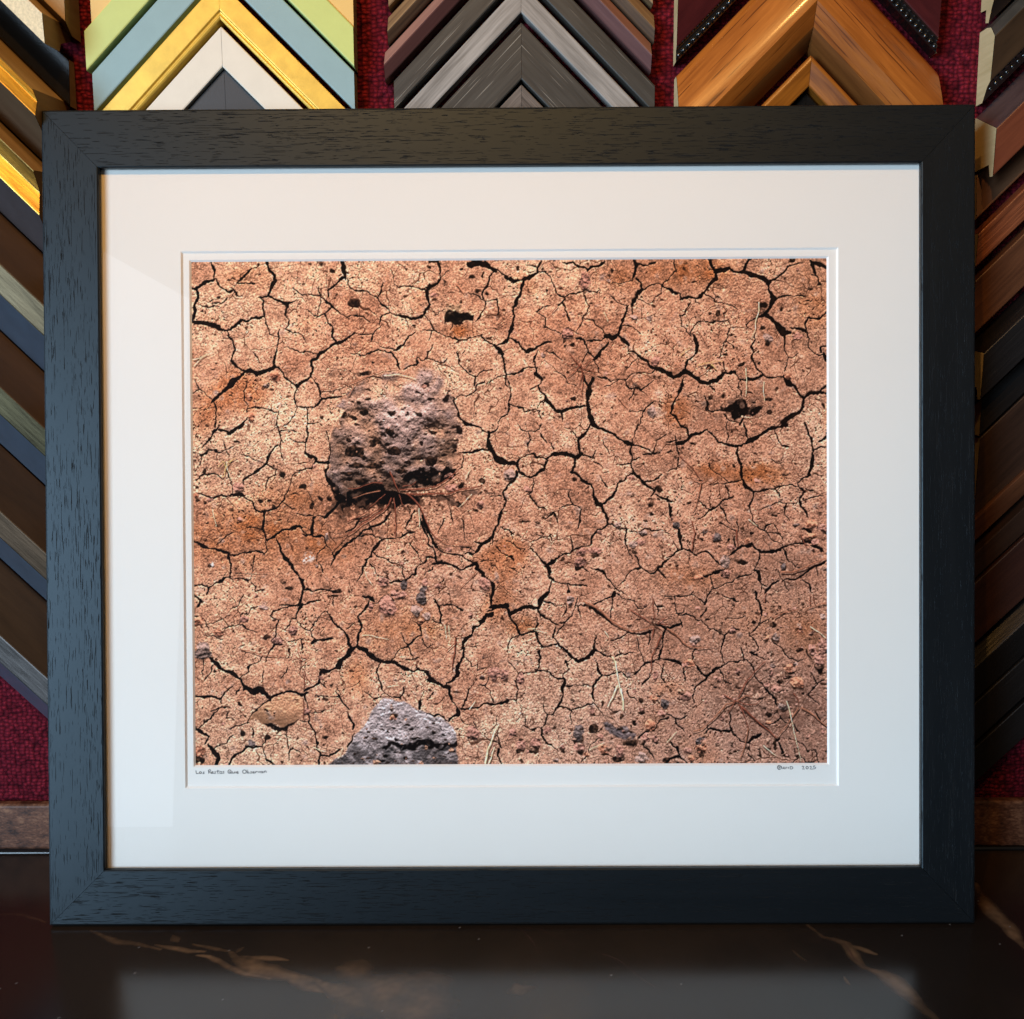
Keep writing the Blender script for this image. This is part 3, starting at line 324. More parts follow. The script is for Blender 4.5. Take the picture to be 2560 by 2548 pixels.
(1270, 1060, 4.578, """
c 18 970,0 930,60 870,110 820,150|c 20 815,150 815,220 830,330|c 30 990,5 1060,40 1130,90 1190,120|c 28 1190,120 1290,160 1400,220 1440,240|c 14 1440,245 1540,265 1660,310|c 10 1440,240 1420,180 1440,130 1500,50 1495,0
c 18 1430,260 1395,320 1410,390|c 16 1410,390 1420,470 1430,540|c 9 1670,300 1700,190 1800,135|c 10 1430,400 1510,385|c 20 1590,350 1660,335 1730,315|c 18 1430,550 1500,600 1560,660|c 26 1560,670 1610,710 1680,760|c 18 1700,800 1770,830 1831,855
c 16 1590,660 1640,650|c 20 1640,800 1690,770 1720,740|c 14 1430,560 1390,580 1350,650 1280,670|c 20 1280,670 1240,750 1190,820|c 22 1180,820 1110,890 1070,920|c 28 0,440 60,445 110,455|c 16 110,450 130,410 180,370
c 18 180,370 250,335 310,330|c 16 310,330 360,370 420,405 450,415|c 16 450,410 480,370 530,350|c 42 530,350 620,345 700,345|c 36 700,345 760,370 800,375 840,340|c 12 840,350 910,365 980,385|c 22 115,470 130,540
c 26 140,545 200,580 270,605|c 30 270,610 330,590 380,540 420,500|c 16 420,490 460,430|c 26 100,560 80,620 0,700|c 20 780,400 760,470 745,550|c 28 745,555 800,590 860,640 900,670|c 24 900,670 950,690 970,730 975,790
c 26 975,790 1000,850 1020,900|c 34 1020,905 1070,930|c 32 1080,940 1110,1020 1150,1120|c 14 1160,1140 1210,1130|c 24 1215,1140 1280,1190|c 12 1280,1190 1360,1190|c 16 1355,1190 1345,1260 1360,1340|c 12 1360,1340 1370,1420 1390,1490
c 9 1390,1490 1420,1510|c 16 1470,1510 1500,1570 1510,1620|c 10 1520,1620 1570,1650 1600,1680|c 12 1600,1680 1660,1700 1720,1660|c 16 1720,1660 1780,1640 1780,1590 1831,1540|c 10 1740,1670 1800,1740|c 10 1400,1220 1500,1225
c 14 1500,1225 1560,1195 1660,1205 1760,1210|c 16 1790,1240 1831,1245|c 20 1150,1140 1110,1190 1040,1205|c 20 1040,1205 980,1270 950,1350|c 10 950,1360 890,1400 800,1405 740,1430|c 16 730,1450 680,1490 590,1510 550,1550
c 24 550,1550 500,1580 460,1610|c 10 725,1290 740,1410|c 8 360,1265 440,1265 490,1260|c 8 280,1350 330,1320 380,1285 460,1290 500,1340|c 14 300,1440 350,1500 400,1560 450,1600|c 8 280,1390 270,1430 300,1440|c 28 470,1620 490,1700
c 14 480,1730 520,1790|c 16 500,1800 480,1860 460,1923|c 10 520,1790 590,1830 680,1830|c 9 690,1840 690,1923|c 7 700,1830 780,1850 900,1850|c 8 240,800 310,880 380,950 450,990|c 7 600,970 730,905|c 7 730,900 780,940 840,970
c 6 720,750 710,820 730,900|c 6 840,990 820,1090 820,1180|c 9 300,650 290,720 240,800|c 10 980,1640 1040,1680 1110,1700|c 12 1110,1700 1150,1760 1220,1840|c 16 1220,1850 1260,1900 1310,1923|c 9 1500,1640 1420,1680 1350,1740 1290,1860
c 6 240,80 270,160 240,220 250,290|c 6 120,10 170,65 240,75|c 6 240,75 310,70 370,10|c 6 380,110 440,210|c 6 480,210 530,280|c 6 660,30 760,100 800,140|c 10 870,1660 930,1680|c 7 1000,430 1080,490|c 18 1270,465 1350,465 1400,460
c 8 1060,590 1130,710|c 14 0,1500 60,1540|c 10 0,1330 100,1400 190,1420|c 8 30,1640 120,1690|c 8 0,1200 60,1240|c 12 440,1080 530,1010 575,1110|c 8 980,380 1000,310|c 7 1090,200 1150,320|c 10 490,1270 510,1310|c 7 1670,640 1740,600 1831,550
d 1010,1510 70,25|d 830,1640 50,40|d 1130,540 40,15|d 220,770 30,15|d 1660,920 30,25|d 1740,750 25,35|d 200,1105 60,16|d 300,1690 20,12|d 660,1700 25,10|d 770,640 34,24|d 1590,1100 26,12|d 1640,1030 28,24|d 870,1780 40,12|d 1460,1460 34,26|d 1720,850 18,14
p 3 1425,605 40,28|p 3 850,1450 70,40|p 3 1000,1440 80,50|p 3 830,1570 60,50|p 2 1280,1140 50,35|p 2 1545,1240 50,25|p 2 20,590 60,70|p 3 230,740 40,30|p 2 1440,1380 55,40|p 3 1060,1235 34,30|p 3 1540,1350 50,40
t 1 8 590,720 680,722 735,730|t 0 8 1430,1340 1500,1295|t 0 8 1380,1080 1420,1040
"""),
(1670, 1060, 4.578, """
c 20 150,0 220,60 260,130|c 30 260,150 330,115 400,85 460,55|c 30 110,215 180,210 250,170|c 9 95,180 95,130|c 12 0,220 50,195 90,180|c 14 100,210 110,280 125,330|c 18 470,65 530,130 580,190|c 26 580,200 650,210 700,225
c 40 700,230 760,255 840,250|c 36 840,245 930,190 1030,150 1120,90|c 40 1120,85 1200,45 1290,20 1340,0|c 9 680,0 690,80 710,120 690,180|c 14 870,0 880,100 905,180|c 9 1225,90 1250,170 1300,230 1370,255|c 28 800,280 815,380 835,480
c 30 835,480 840,600|c 28 850,620 890,700 960,760|c 14 820,630 740,650 660,690|c 16 960,765 1060,750 1170,740 1230,715|c 10 1230,715 1310,695 1400,690 1470,715|c 18 1560,0 1600,70 1640,170|c 26 1640,170 1650,280
c 20 1660,290 1720,285 1800,260|c 30 1655,300 1650,400 1640,500 1610,590|c 16 1610,600 1540,630 1500,670|c 20 1490,680 1510,730 1560,780|c 22 1560,790 1530,860 1520,920|c 18 1530,940 1580,1000 1600,1050|c 20 960,780 970,860 940,950
c 12 930,960 960,1020 970,1110|c 8 970,1110 1030,1170 1080,1210|c 9 1090,1200 1150,1150 1210,1140|c 9 1220,1150 1270,1230 1310,1310|c 8 1080,1220 1130,1250 1270,1235|c 6 1110,1250 1200,1330 1290,1370|c 10 1230,730 1290,830
c 7 1290,880 1350,920 1480,890|c 6 1280,885 1130,940 990,990|c 6 1355,930 1340,1030 1380,1080|c 8 490,500 560,555 640,610 700,650|c 7 470,460 490,500|c 12 735,830 680,850 600,910 540,945|c 18 540,950 470,1000 420,1040 360,1080
c 14 600,940 640,1000 680,1080|c 8 680,1080 710,1130|c 7 660,700 690,760 690,840|c 7 490,680 600,680 660,705|c 10 350,860 420,920 460,970|c 10 600,1130 650,1150 720,1210 790,1230|c 9 800,1100 800,1200|c 14 770,1310 770,1390
c 20 715,1510 770,1450 830,1395 880,1375 960,1380|c 26 880,1380 950,1385|c 18 970,1380 1010,1430|c 26 1010,1430 1070,1450 1150,1445 1240,1455|c 24 1250,1460 1300,1400 1380,1370|c 18 1380,1370 1450,1360 1540,1350
c 10 1030,1450 1050,1540|c 16 1040,1470 1040,1550|c 14 1040,1560 1000,1620 990,1670|c 26 990,1670 1040,1710 1070,1780|c 16 1070,1790 1110,1830|c 12 1320,1430 1360,1500 1390,1580|c 10 1390,1580 1440,1610 1490,1640
c 24 120,1200 150,1290|c 18 150,1300 165,1410|c 14 165,1410 100,1460 0,1510|c 14 180,1415 250,1460 320,1510|c 16 340,1480 430,1465 490,1490 540,1550 600,1600|c 26 0,870 60,885|c 26 10,920 30,1000 45,1070|c 10 280,1400 250,1460
c 8 70,1360 120,1440|c 20 400,1750 480,1720 560,1690 620,1660|c 10 520,1900 600,1860 740,1810 860,1740 980,1690|c 26 1130,1923 1150,1850 1210,1810 1260,1790|c 18 1330,1790 1450,1770 1530,1720 1640,1650 1810,1560|c 20 1560,1200 1640,1220
c 30 1560,1320 1640,1340|c 20 1640,1390 1720,1410 1770,1440|c 10 1700,1130 1730,1190 1800,1240|c 12 110,370 120,470|c 9 0,540 100,520 130,490|c 9 150,650 200,720|c 10 1590,750 1670,760|c 7 1580,850 1750,835|c 16 1790,150 1740,190
c 8 490,1750 500,1830 550,1880|c 8 1260,1660 1310,1780 1390,1900|c 10 1540,1780 1620,1830 1640,1923|c 9 1700,1640 1720,1720|c 12 1080,1830 1070,1900|c 8 1180,400 1230,440 1330,430
t 2 16 780,1210 790,1310 810,1400|t 1 20 1300,1690 1420,1690 1540,1650 1650,1600 1800,1530|t 2 10 1530,1270 1560,1350 1590,1420|t 2 9 130,350 200,420 280,500 360,600|t 1 18 380,660 370,750 350,850|t 2 14 280,1110 310,1250 270,1450|t 1 10 300,640 380,660 450,620|t 0 8 920,1090 980,1140 1030,1170|t 1 9 340,860 320,940 290,990|t 1 9 860,890 880,980
d 850,1570 80,34|d 30,310 30,14|d 1010,435 36,14|d 570,1330 50,22|d 700,1330 20,24|d 950,1240 30,22|d 1700,590 60,12|d 1210,1040 40,18|d 300,210 34,14|d 1330,1650 40,30|d 390,1310 24,30|d 740,470 20,24|d 1320,565 20,16
p 4 95,1155 45,35|p 2 660,1570 45,70|p 0 1640,1140 70,60|p 0 1640,1270 70,35|p 3 1680,1350 55,35|p 4 570,1290 50,40|p 2 1465,1140 35,20|p 4 1325,1630 40,32|p 3 1780,1180 50,50|p 2 425,1210 40,40|p 0 915,1335 30,25|p 0 350,1760 50,35|p 3 650,1710 50,40
"""),
(470, 1480, 4.37, """
c 18 1260,0 1225,80 1215,120|c 8 1215,125 1120,130 1030,125|c 22 1240,140 1205,210 1180,280|c 12 1150,290 1180,285|c 8 1140,290 1130,340 1080,395|c 10 1185,290 1230,360|c 8 1240,380 1290,410 1350,415|c 9 910,240 930,190 1010,170 1060,160
c 8 1060,160 1170,130 1240,135|c 10 910,245 950,290 990,310|c 12 985,320 970,400 955,470|c 12 955,470 910,520 950,570|c 16 950,575 1000,570|c 16 950,575 910,630|c 10 890,660 840,740|c 8 800,700 780,740 740,770
c 12 740,770 680,780 640,810 640,850|c 14 630,860 600,900 570,930|c 26 240,700 300,770 380,840|c 30 380,840 460,880 530,920 580,960|c 28 570,950 600,1010 640,1060|c 36 640,1065 710,1080 780,1060|c 36 780,1060 840,1100 890,1160
c 18 890,1160 980,1110 1050,1080 1110,1070|c 20 1110,1075 1180,1090 1240,1110|c 34 1240,1110 1300,1100|c 24 1280,1060 1360,1020 1430,990|c 18 1430,990 1440,920 1475,860|c 24 1475,855 1560,860 1620,830|c 36 1620,830 1680,760 1748,700
c 18 1280,1120 1280,1180|c 12 1290,1200 1310,1290|c 10 1310,1300 1320,1380|c 20 1320,1380 1320,1440 1370,1510|c 16 1370,1510 1390,1580 1400,1650|c 14 1400,1660 1390,1700 1440,1770|c 18 1440,1780 1520,1800|c 16 1520,1800 1580,1760 1640,1730
c 20 1430,1790 1410,1880|c 22 80,1140 160,1150 240,1140 340,1160|c 24 340,1160 390,1100|c 12 390,1090 430,1050 460,1040|c 10 870,1190 780,1240 710,1300 680,1350 650,1420|c 12 650,1420 570,1450 460,1490|c 26 80,1500 150,1530 200,1580
c 20 200,1590 180,1640|c 10 100,1490 180,1430 250,1350 290,1310|c 8 290,1310 350,1260 430,1270|c 32 220,1670 270,1730 330,1820 300,1885|c 10 280,1700 400,1650 470,1570|c 20 440,1870 500,1780 590,1740 630,1700|c 40 640,1690 720,1680
c 12 730,1690 810,1690|c 10 810,1690 840,1640 835,1590|c 12 820,1710 840,1780 840,1840|c 14 840,1840 900,1860 930,1885|c 10 1060,1530 1090,1620 1100,1700|c 10 1130,1710 1100,1760 1095,1830|c 6 1130,1710 1210,1750
c 14 1550,240 1600,310 1660,370 1720,420|c 22 1715,430 1730,500 1748,560|c 20 1400,520 1480,520 1570,505|c 24 1360,550 1400,525|c 9 1350,410 1375,480 1400,515|c 6 1345,400 1420,300 1490,200 1530,190|c 8 1530,200 1560,250
c 12 1100,540 1180,525 1250,520|c 12 1240,530 1250,600|c 8 560,240 600,215 650,240|c 9 650,240 690,180 770,155|c 8 550,340 560,250 530,190|c 9 570,350 640,390 720,420|c 8 550,345 480,360 390,400|c 6 500,160 560,110 600,20
c 9 210,340 300,320 380,290 450,250|c 8 80,260 150,265 200,310 220,390|c 14 130,90 110,150|c 14 90,40 140,95|c 8 180,460 260,475 350,500|c 9 1410,1135 1530,1145 1640,1135|c 18 1640,1120 1690,1190 1740,1280|c 8 1610,1090 1640,1130
c 6 280,800 230,880 180,960|c 6 1090,810 1080,880 1040,930|c 6 820,860 800,980|c 12 570,1050 530,1100|c 12 350,1160 350,1200|c 10 270,1290 320,1270|c 8 420,1330 410,1380 480,1410|c 8 700,1500 715,1570|c 8 1240,1400 1310,1410
c 8 1460,1000 1490,1040|c 12 1430,90 1330,110 1250,140|c 9 1600,60 1600,120|c 10 1100,690 1110,640|c 9 1350,1310 1440,1320 1500,1300|c 7 160,740 160,900
s 0 870,1190 960,1140 1100,1100 1240,1130 1255,1300 1230,1370 1100,1450 1040,1490 950,1440 820,1440 700,1390 650,1400 690,1310 780,1250
b 820,1440 900,1430 1000,1480 1100,1440 1230,1370 1130,1460 1060,1520 960,1530 890,1490
t 1 12 570,620 700,650 850,690 1000,695 1120,690|t 0 8 1360,1690 1440,1730 1510,1745|t 2 8 1270,840 1280,920 1340,990|t 2 10 1260,890 1265,1050|t 2 10 1250,1150 1265,1390|t 2 7 1240,740 1180,710|t 2 7 1240,740 1310,700|t 2 7 1240,740 1220,800|t 2 7 1230,740 1190,640|t 0 8 1690,1710 1640,1820
p 2 165,620 105,88|p 0 320,430 60,40|p 3 970,525 55,45|p 0 120,1730 60,70|p 4 680,1650 50,45|p 3 610,290 50,40|p 2 830,160 60,22|p 0 120,310 60,50|p 3 1290,1300 35,40|p 3 730,20 35,30|p 3 1140,400 60,50
d 110,1835 60,40|d 590,1530 30,40|d 860,1580 32,26|d 1500,1580 30,20|d 845,490 20,22|d 1095,640 18,34|d 1300,1320 20,30|d 850,1275 26,14|d 290,845 18,14|d 560,1210 22,24|d 1600,30 60,18|d 1680,1540 20,16
"""),
(870, 1480, 4.37, """
c 18 215,120 150,220 120,280|c 22 130,290 140,360 110,440|c 24 110,450 110,530 85,600|c 30 80,610 30,650 0,680|c 20 0,560 40,610|c 44 110,610 180,620 240,670|c 56 240,670 310,730 380,755|c 40 380,755 460,755 520,760
c 24 520,765 580,820 660,850|c 12 660,850 710,875 770,840|c 24 770,830 830,840 880,860|c 22 880,870 910,930|c 34 910,945 970,970 1040,1020|c 28 1040,1020 1090,1035|c 22 1095,1000 1150,950 1190,900|c 22 1190,900 1220,830 1215,780
c 20 1220,780 1260,690 1270,620|c 22 1255,600 1260,540|c 26 1265,540 1330,480 1370,420|c 22 1370,420 1385,370 1440,330|c 26 1440,320 1500,280 1580,240|c 10 1530,220 1590,200|c 40 1570,170 1650,160 1748,150|c 20 1560,140 1560,80 1580,20
c 16 1095,1040 1120,1120 1150,1190|c 12 1150,1190 1210,1270|c 30 1210,1280 1180,1340|c 18 1180,1340 1110,1415|c 14 1250,1265 1280,1180 1300,1060|c 8 1300,1060 1390,980|c 14 1250,1270 1330,1270|c 20 1330,1270 1420,1250 1480,1220
c 20 1480,1220 1560,1215 1700,1220 1748,1190|c 10 370,770 350,830 310,890|c 14 315,900 350,980 370,1050 400,1095|c 8 400,1095 340,1150 270,1160 190,1110|c 6 400,1095 490,1140 560,1145|c 9 580,1140 615,1050|c 14 800,480 720,510 680,560
c 18 680,560 640,600 600,620|c 12 560,640 510,690 470,730|c 14 800,370 800,420 795,480|c 9 740,320 800,360 840,320|c 8 810,510 860,600 930,570|c 8 1010,150 1100,130 1170,155 1240,180|c 20 960,80 1000,160 1020,260 1030,330
c 8 930,310 1030,330|c 10 1280,715 1340,800 1400,790|c 7 1410,780 1430,860 1500,830|c 8 1220,1370 1270,1430 1310,1445|c 8 1370,1420 1430,1500 1440,1550|c 9 1440,1550 1520,1590 1640,1645|c 10 1650,1540 1650,1620 1665,1700
c 18 1640,1720 1640,1790 1680,1860|c 8 1625,1360 1610,1450 1600,1500|c 16 0,1340 40,1400 70,1450 60,1490|c 10 80,1560 40,1620 0,1680|c 8 760,1190 780,1150 820,1100|c 14 770,1270 770,1210|c 7 1510,1020 1560,1090 1590,1180
c 7 1440,1030 1510,1015 1530,950|c 9 260,130 330,110|c 26 170,40 220,40 270,90|c 12 340,90 380,55 450,45 490,70|c 6 590,450 640,560 700,700|c 8 640,740 760,715|c 6 910,1150 930,1100|c 7 860,1330 1000,1350 1080,1410|c 8 0,390 60,340
s 1 385,1160 480,1170 640,1200 770,1290 880,1330 1000,1370 1090,1430 1150,1480 1190,1560 1195,1650 1180,1700 1200,1760 1200,1900 -240,1900 -100,1800 -48,1780 0,1690 60,1600 130,1510 200,1420 250,1310 310,1220
b 350,1710 420,1670 440,1620 500,1620 560,1640 620,1660 760,1620 900,1620 940,1650 1050,1660 1130,1640 1195,1630 1195,1680 1090,1690 1030,1720 950,1710 880,1680 760,1700 700,1720 600,1730 560,1690 480,1660 400,1720
d 490,1350 40,18|d 500,1475 20,13|d 700,1490 22,16|d 870,1480 25,12|d 940,1430 15,14|d 945,1540 15,14|d 1040,1550 14,16|d 380,1510 30,14|d 240,1440 35,11|d 330,1440 14,14|d 220,1530 20,14|d 290,1600 40,14|d 450,1520 25,14|d 540,1610 20,24|d 410,1780 35,26|d 620,1810 45,28|d 350,1840 60,17|d 220,1820 35,14|d 80,1780 20,14|d 440,1870 30,10|d 510,1750 30,12|d 860,1820 40,14|d 1060,1790 30,12|d 700,1860 30,12|d 1150,1730 35,12|d 640,1445 20,8|d 750,1600 60,10|d 880,1650 40,14
t 2 16 1180,480 1170,560 1155,680 1140,850|t 2 10 1080,640 1130,590 1180,540 1240,545|t 2 10 1170,480 1280,470|t 0 8 160,460 260,470 330,490 440,520|t 0 10 440,1030 550,1015|t 0 22 1500,1870 1530,1720 1590,1570 1650,1450|t 0 14 1540,1870 1600,1700|t 0 7 1060,360 1080,520|t 0 7 1100,370 1120,530|t 0 8 1330,1280 1390,1190|t 2 8 1320,1145 1380,1110 1460,1120|t 0 9 570,710 640,705
p 3 440,150 100,95|p 3 555,20 80,45|p 4 820,50 60,65|p 3 1600,880 60,70|p 3 1720,890 45,60|p 2 1475,920 35,25|p 3 1370,1540 80,70|p 3 1345,240 35,35|p 2 740,210 60,60|p 3 240,165 30,45|p 2 860,270 45,40|p 0 800,310 40,35|p 2 480,1265 30,34|p 0 470,1370 26,20
"""),
(1270, 1480, 4.37, """
c 32 430,0 380,60 350,140|c 40 340,160 250,165 170,170 100,200|c 36 100,200 30,240|c 24 5,160 20,260 60,330|c 22 60,330 110,410 130,460|c 14 130,465 210,455 250,430 300,430|c 10 120,470 60,490 20,540 0,600|c 22 345,170 360,240
c 12 365,245 430,300 540,355|c 9 380,95 450,120 520,140|c 8 540,125 620,130|c 12 690,250 650,310 610,360|c 14 610,360 550,440|c 12 570,335 640,330|c 6 620,130 640,200 600,250|c 9 330,270 330,350 280,410|c 16 505,400 510,450 500,490
c 12 500,490 540,550|c 22 540,550 600,620|c 24 600,620 680,690 720,730|c 26 720,730 790,755 850,735|c 24 850,735 900,690 950,640|c 14 950,640 940,560 960,490|c 14 960,640 1040,680|c 8 1040,680 1110,690|c 14 300,450 330,530 375,600
c 12 375,610 450,590 520,570|c 20 345,650 365,720 350,790|c 16 350,790 310,850|c 10 310,850 230,880 190,890|c 12 100,880 150,880 190,890|c 9 100,880 60,810 0,750|c 8 100,890 80,960 110,1080|c 9 110,1080 110,1130 90,1180
c 9 0,1180 90,1180 100,1210|c 18 340,850 420,870 480,890|c 20 480,900 540,930 590,940|c 12 600,930 630,870 660,840|c 7 660,830 640,760|c 8 700,740 640,780|c 22 610,940 630,1010|c 12 640,1020 730,1020 810,1020|c 8 820,1000 900,1015
c 18 930,1010 980,960 1030,915|c 12 1030,915 990,830 970,750|c 14 1030,920 1110,910 1180,885|c 18 930,1020 930,1110 935,1180|c 10 920,1220 850,1240 770,1240 690,1290|c 12 925,1220 990,1270 1050,1340|c 9 1050,1340 1150,1390
c 30 625,1030 610,1090|c 18 600,1110 580,1200 560,1245|c 10 560,1250 510,1280 490,1330|c 8 490,1335 400,1310 370,1230|c 18 570,1250 640,1280 690,1300|c 10 690,1300 690,1370 700,1430|c 16 435,1340 420,1410 400,1470|c 16 380,1500 380,1570 420,1640
c 12 420,1650 470,1680|c 9 380,1500 330,1470 280,1510|c 10 280,1510 190,1465|c 6 190,1460 190,1350|c 12 1170,0 1240,40 1320,80 1390,90|c 8 1390,100 1440,170 1520,150|c 26 1160,0 1140,50|c 14 1130,50 1060,80 1000,120 940,140
c 8 1140,80 1150,180 1130,280|c 10 760,150 800,280|c 22 900,170 960,210|c 14 960,210 1050,280 1140,340|c 10 1330,450 1240,490 1150,515|c 18 1330,445 1420,460 1550,445|c 34 1650,365 1740,400|c 22 1730,410 1690,480 1690,560
c 16 1690,580 1660,720|c 16 1660,720 1748,730|c 16 1650,745 1580,755 1510,765|c 10 1500,770 1440,830 1360,910|c 10 1330,930 1280,920 1240,880 1190,890|c 8 1410,520 1430,600 1490,740|c 8 1180,690 1230,670 1370,660|c 8 1230,670 1210,640
c 9 1690,830 1690,920 1720,980|c 10 1550,440 1540,560|c 8 1550,900 1510,990 1480,1020|c 22 1430,1600 1520,1540|c 10 1520,1540 1620,1480 1680,1400 1748,1370|c 9 1500,1680 1550,1750 1590,1820|c 8 990,1610 910,1690 880,1760
c 7 880,1760 820,1810 790,1850|c 9 480,1690 560,1740|c 8 1310,1100 1330,1160 1380,1190|c 9 760,60 740,150 700,220|c 10 1600,130 1640,180 1640,240|c 10 1640,150 1690,150|c 14 760,150 830,140
s 2 1010,1430 1090,1430 1180,1470 1300,1480 1400,1560 1390,1620 1260,1600 1100,1540 1050,1490
t 1 22 830,100 920,140 1020,210 1130,310 1250,380 1350,430 1450,420 1600,380|t 2 12 1340,190 1440,250 1560,340|t 2 10 1580,60 1590,200 1610,340|t 2 14 1670,470 1630,580 1580,690 1560,880|t 2 12 1748,350 1640,350|t 2 12 1600,400 1570,500|t 2 10 1640,340 1700,290 1748,260
t 0 22 1140,710 1170,780 1190,880 1210,980 1220,1040|t 0 20 1200,1030 1150,1130 1100,1250|t 0 28 1230,1060 1250,1150 1265,1290|t 0 10 290,415 360,435 440,450|t 0 8 900,1730 1050,1650|t 0 10 220,400 320,395|t 0 8 1330,1020 1370,970|t 0 8 1060,430 1100,490
p 4 765,1540 70,100|p 3 300,1650 60,50|p 3 600,1690 40,40|p 3 1510,1600 45,42|p 3 1600,1600 45,45|p 3 1230,1740 60,70|p 3 915,1290 45,55|p 3 130,940 45,55|p 3 50,1540 35,35|p 4 1720,1210 40,46|p 3 1690,1330 40,30|p 0 1560,1460 50,50|p 3 140,1680 40,60|p 0 850,1770 40,25|p 3 1020,1580 25,25|p 0 1040,1720 60,50|p 2 680,90 40,55|p 3 780,1700 50,50|p 2 1460,1820 60,50|p 2 520,1840 40,25|p 3 1450,1280 40,25|p 0 1590,1160 40,30|p 3 1620,900 36,40|p 2 1310,900 28,20
d 290,1730 50,40|d 780,1760 44,34|d 1330,1650 70,28|d 930,1500 42,42|d 740,1640 22,26|d 1450,1310 42,20|d 1390,1425 28,28|d 1240,1370 24,28|d 1180,1300 60,22|d 610,1745 36,20|d 1210,1820 60,34|d 1720,1840 40,30|d 1050,1780 50,14|d 1500,1650 40,20|d 1600,1650 44,18|d 1440,1180 30,24|d 1040,1220 20,40|d 1330,1520 40,24|d 1230,1500 44,14|d 110,1750 22,30|d 1650,1140 36,14|d 1320,1060 30,14|d 500,1490 24,14|d 930,1345 22,20
"""),
(1670, 1480, 4.37, """
c 10 0,50 60,50 70,120 110,210|c 8 110,215 170,210 185,180|c 8 70,45 180,50 250,40 260,0|c 8 250,40 330,70 400,110|c 16 480,0 430,60 405,110|c 8 430,150 400,220 370,260|c 10 130,230 220,245 290,270|c 7 290,280 340,310 365,295
c 9 370,300 430,350 450,400|c 14 520,400 570,435 615,465|c 9 450,390 510,395|c 10 620,470 680,420|c 9 680,410 730,380 770,410|c 12 620,480 590,560 570,650|c 10 575,660 600,740 620,780|c 16 440,910 500,850 610,790|c 12 610,790 680,770 760,770
c 8 760,770 800,745 860,745|c 16 430,910 420,950|c 12 410,950 330,990 270,1050|c 9 270,1060 270,1150 280,1200|c 16 420,910 370,880 330,820|c 10 330,810 290,750 230,730 170,790|c 28 0,735 90,755 170,790|c 20 0,385 70,380 140,340
c 10 150,380 140,300|c 10 320,610 280,670 265,730|c 9 550,840 590,920 630,980 690,1010|c 22 965,0 960,80|c 22 970,90 1000,150 1030,240|c 14 1030,250 1010,310 990,350|c 12 990,360 970,410 910,440|c 9 1010,340 1060,320 1100,300
c 12 890,450 930,520 990,590|c 9 990,600 985,640 920,670|c 26 920,670 970,680|c 10 970,690 1040,730|c 10 870,750 920,830 950,870|c 16 960,900 1000,970 1060,1020|c 16 1060,1030 1110,1110 1160,1140|c 22 1160,1150 1200,1230
c 12 800,620 830,740|c 8 1150,540 1220,600 1260,680 1330,730|c 10 1330,730 1400,755 1500,740|c 10 1590,900 1640,1000|c 12 1640,990 1735,970|c 8 1640,1010 1580,1080 1530,1120|c 8 1540,1120 1580,1190 1630,1230|c 14 80,1375 150,1380 210,1350
c 10 0,1340 80,1370|c 12 90,1380 100,1450 170,1510|c 9 50,1640 100,1700|c 16 110,1700 130,1800|c 20 0,1840 60,1810 130,1800|c 12 130,1800 190,1850|c 8 690,1330 700,1420|c 12 695,1420 700,1510|c 18 470,1490 560,1510 680,1520
c 10 450,1490 440,1450|c 8 400,1540 460,1500|c 12 700,1520 740,1590 830,1640|c 14 830,1640 890,1660|c 22 890,1650 940,1590 1010,1560|c 16 890,1660 900,1710|c 10 870,1770 940,1840|c 10 1240,1370 1280,1430 1310,1440|c 8 1120,1470 1240,1370
c 14 1400,1470 1430,1530|c 9 1440,1640 1500,1690 1530,1740 1600,1740|c 9 1600,1740 1620,1820 1650,1860|c 8 1380,1720 1400,1810 1350,1860|c 9 1400,1820 1450,1810 1550,1860 1610,1830|c 8 180,830 180,950|c 8 600,30 680,70 770,100
c 14 1000,1430 1090,1510|c 20 1160,1660 1210,1630|c 18 1220,1660 1250,1750|c 12 1610,1330 1680,1430 1735,1490|c 8 690,280 750,290 830,260
t 1 16 740,1200 640,1230 570,1310 470,1410 380,1490 280,1530|t 2 14 770,1150 820,1070 870,960 950,870 1060,760|t 2 18 780,1240 880,1320 1000,1430 1100,1520 1180,1600|t 1 12 760,1190 850,1130 930,1150|t 2 12 610,1120 690,1170 750,1200|t 2 12 800,1270 850,1380 880,1500
t 1 14 880,1500 850,1650 790,1820|t 2 9 760,1200 860,1230 960,1230 1010,1180|t 1 14 1430,1260 1360,1360 1290,1470 1190,1600|t 1 16 1460,1260 1560,1320 1650,1400 1735,1470|t 2 9 1370,1100 1420,1180 1430,1240|t 0 10 1300,1190 1350,1400 1400,1600 1450,1850|t 1 12 1160,280 1260,220 1410,190
t 1 10 1520,180 1600,150 1735,110|t 1 14 1690,130 1735,125|t 1 18 0,400 90,460 160,540 240,590 330,610 450,600|t 0 9 0,1640 100,1530|t 2 9 1060,100 1080,0|t 2 9 1550,140 1560,30|t 2 9 1600,130 1590,20|t 0 8 1550,380 1640,430 1720,490|t 0 8 1050,1680 1180,1790|t 2 8 740,1190 660,1330
p 3 1690,580 50,90|p 3 1590,640 50,50|p 3 1650,740 70,80|p 0 240,780 60,45|p 2 1180,490 50,45|p 2 300,520 45,35|p 0 1330,830 60,40|p 2 1270,1250 45,35|p 2 1150,800 30,25|p 0 1090,1420 60,30|p 3 1170,1060 45,45|p 4 350,1630 45,45|p 0 360,1710 70,50|p 0 250,1820 45,35|p 3 190,1140 60,40|p 0 1420,990 80,60|p 2 1690,270 30,30|p 2 1380,790 25,22|p 3 720,410 40,40|p 0 1080,500 30,40|p 3 1120,890 34,34|p 0 1440,430 40,30|p 3 590,1370 40,40|p 3 220,1730 40,34
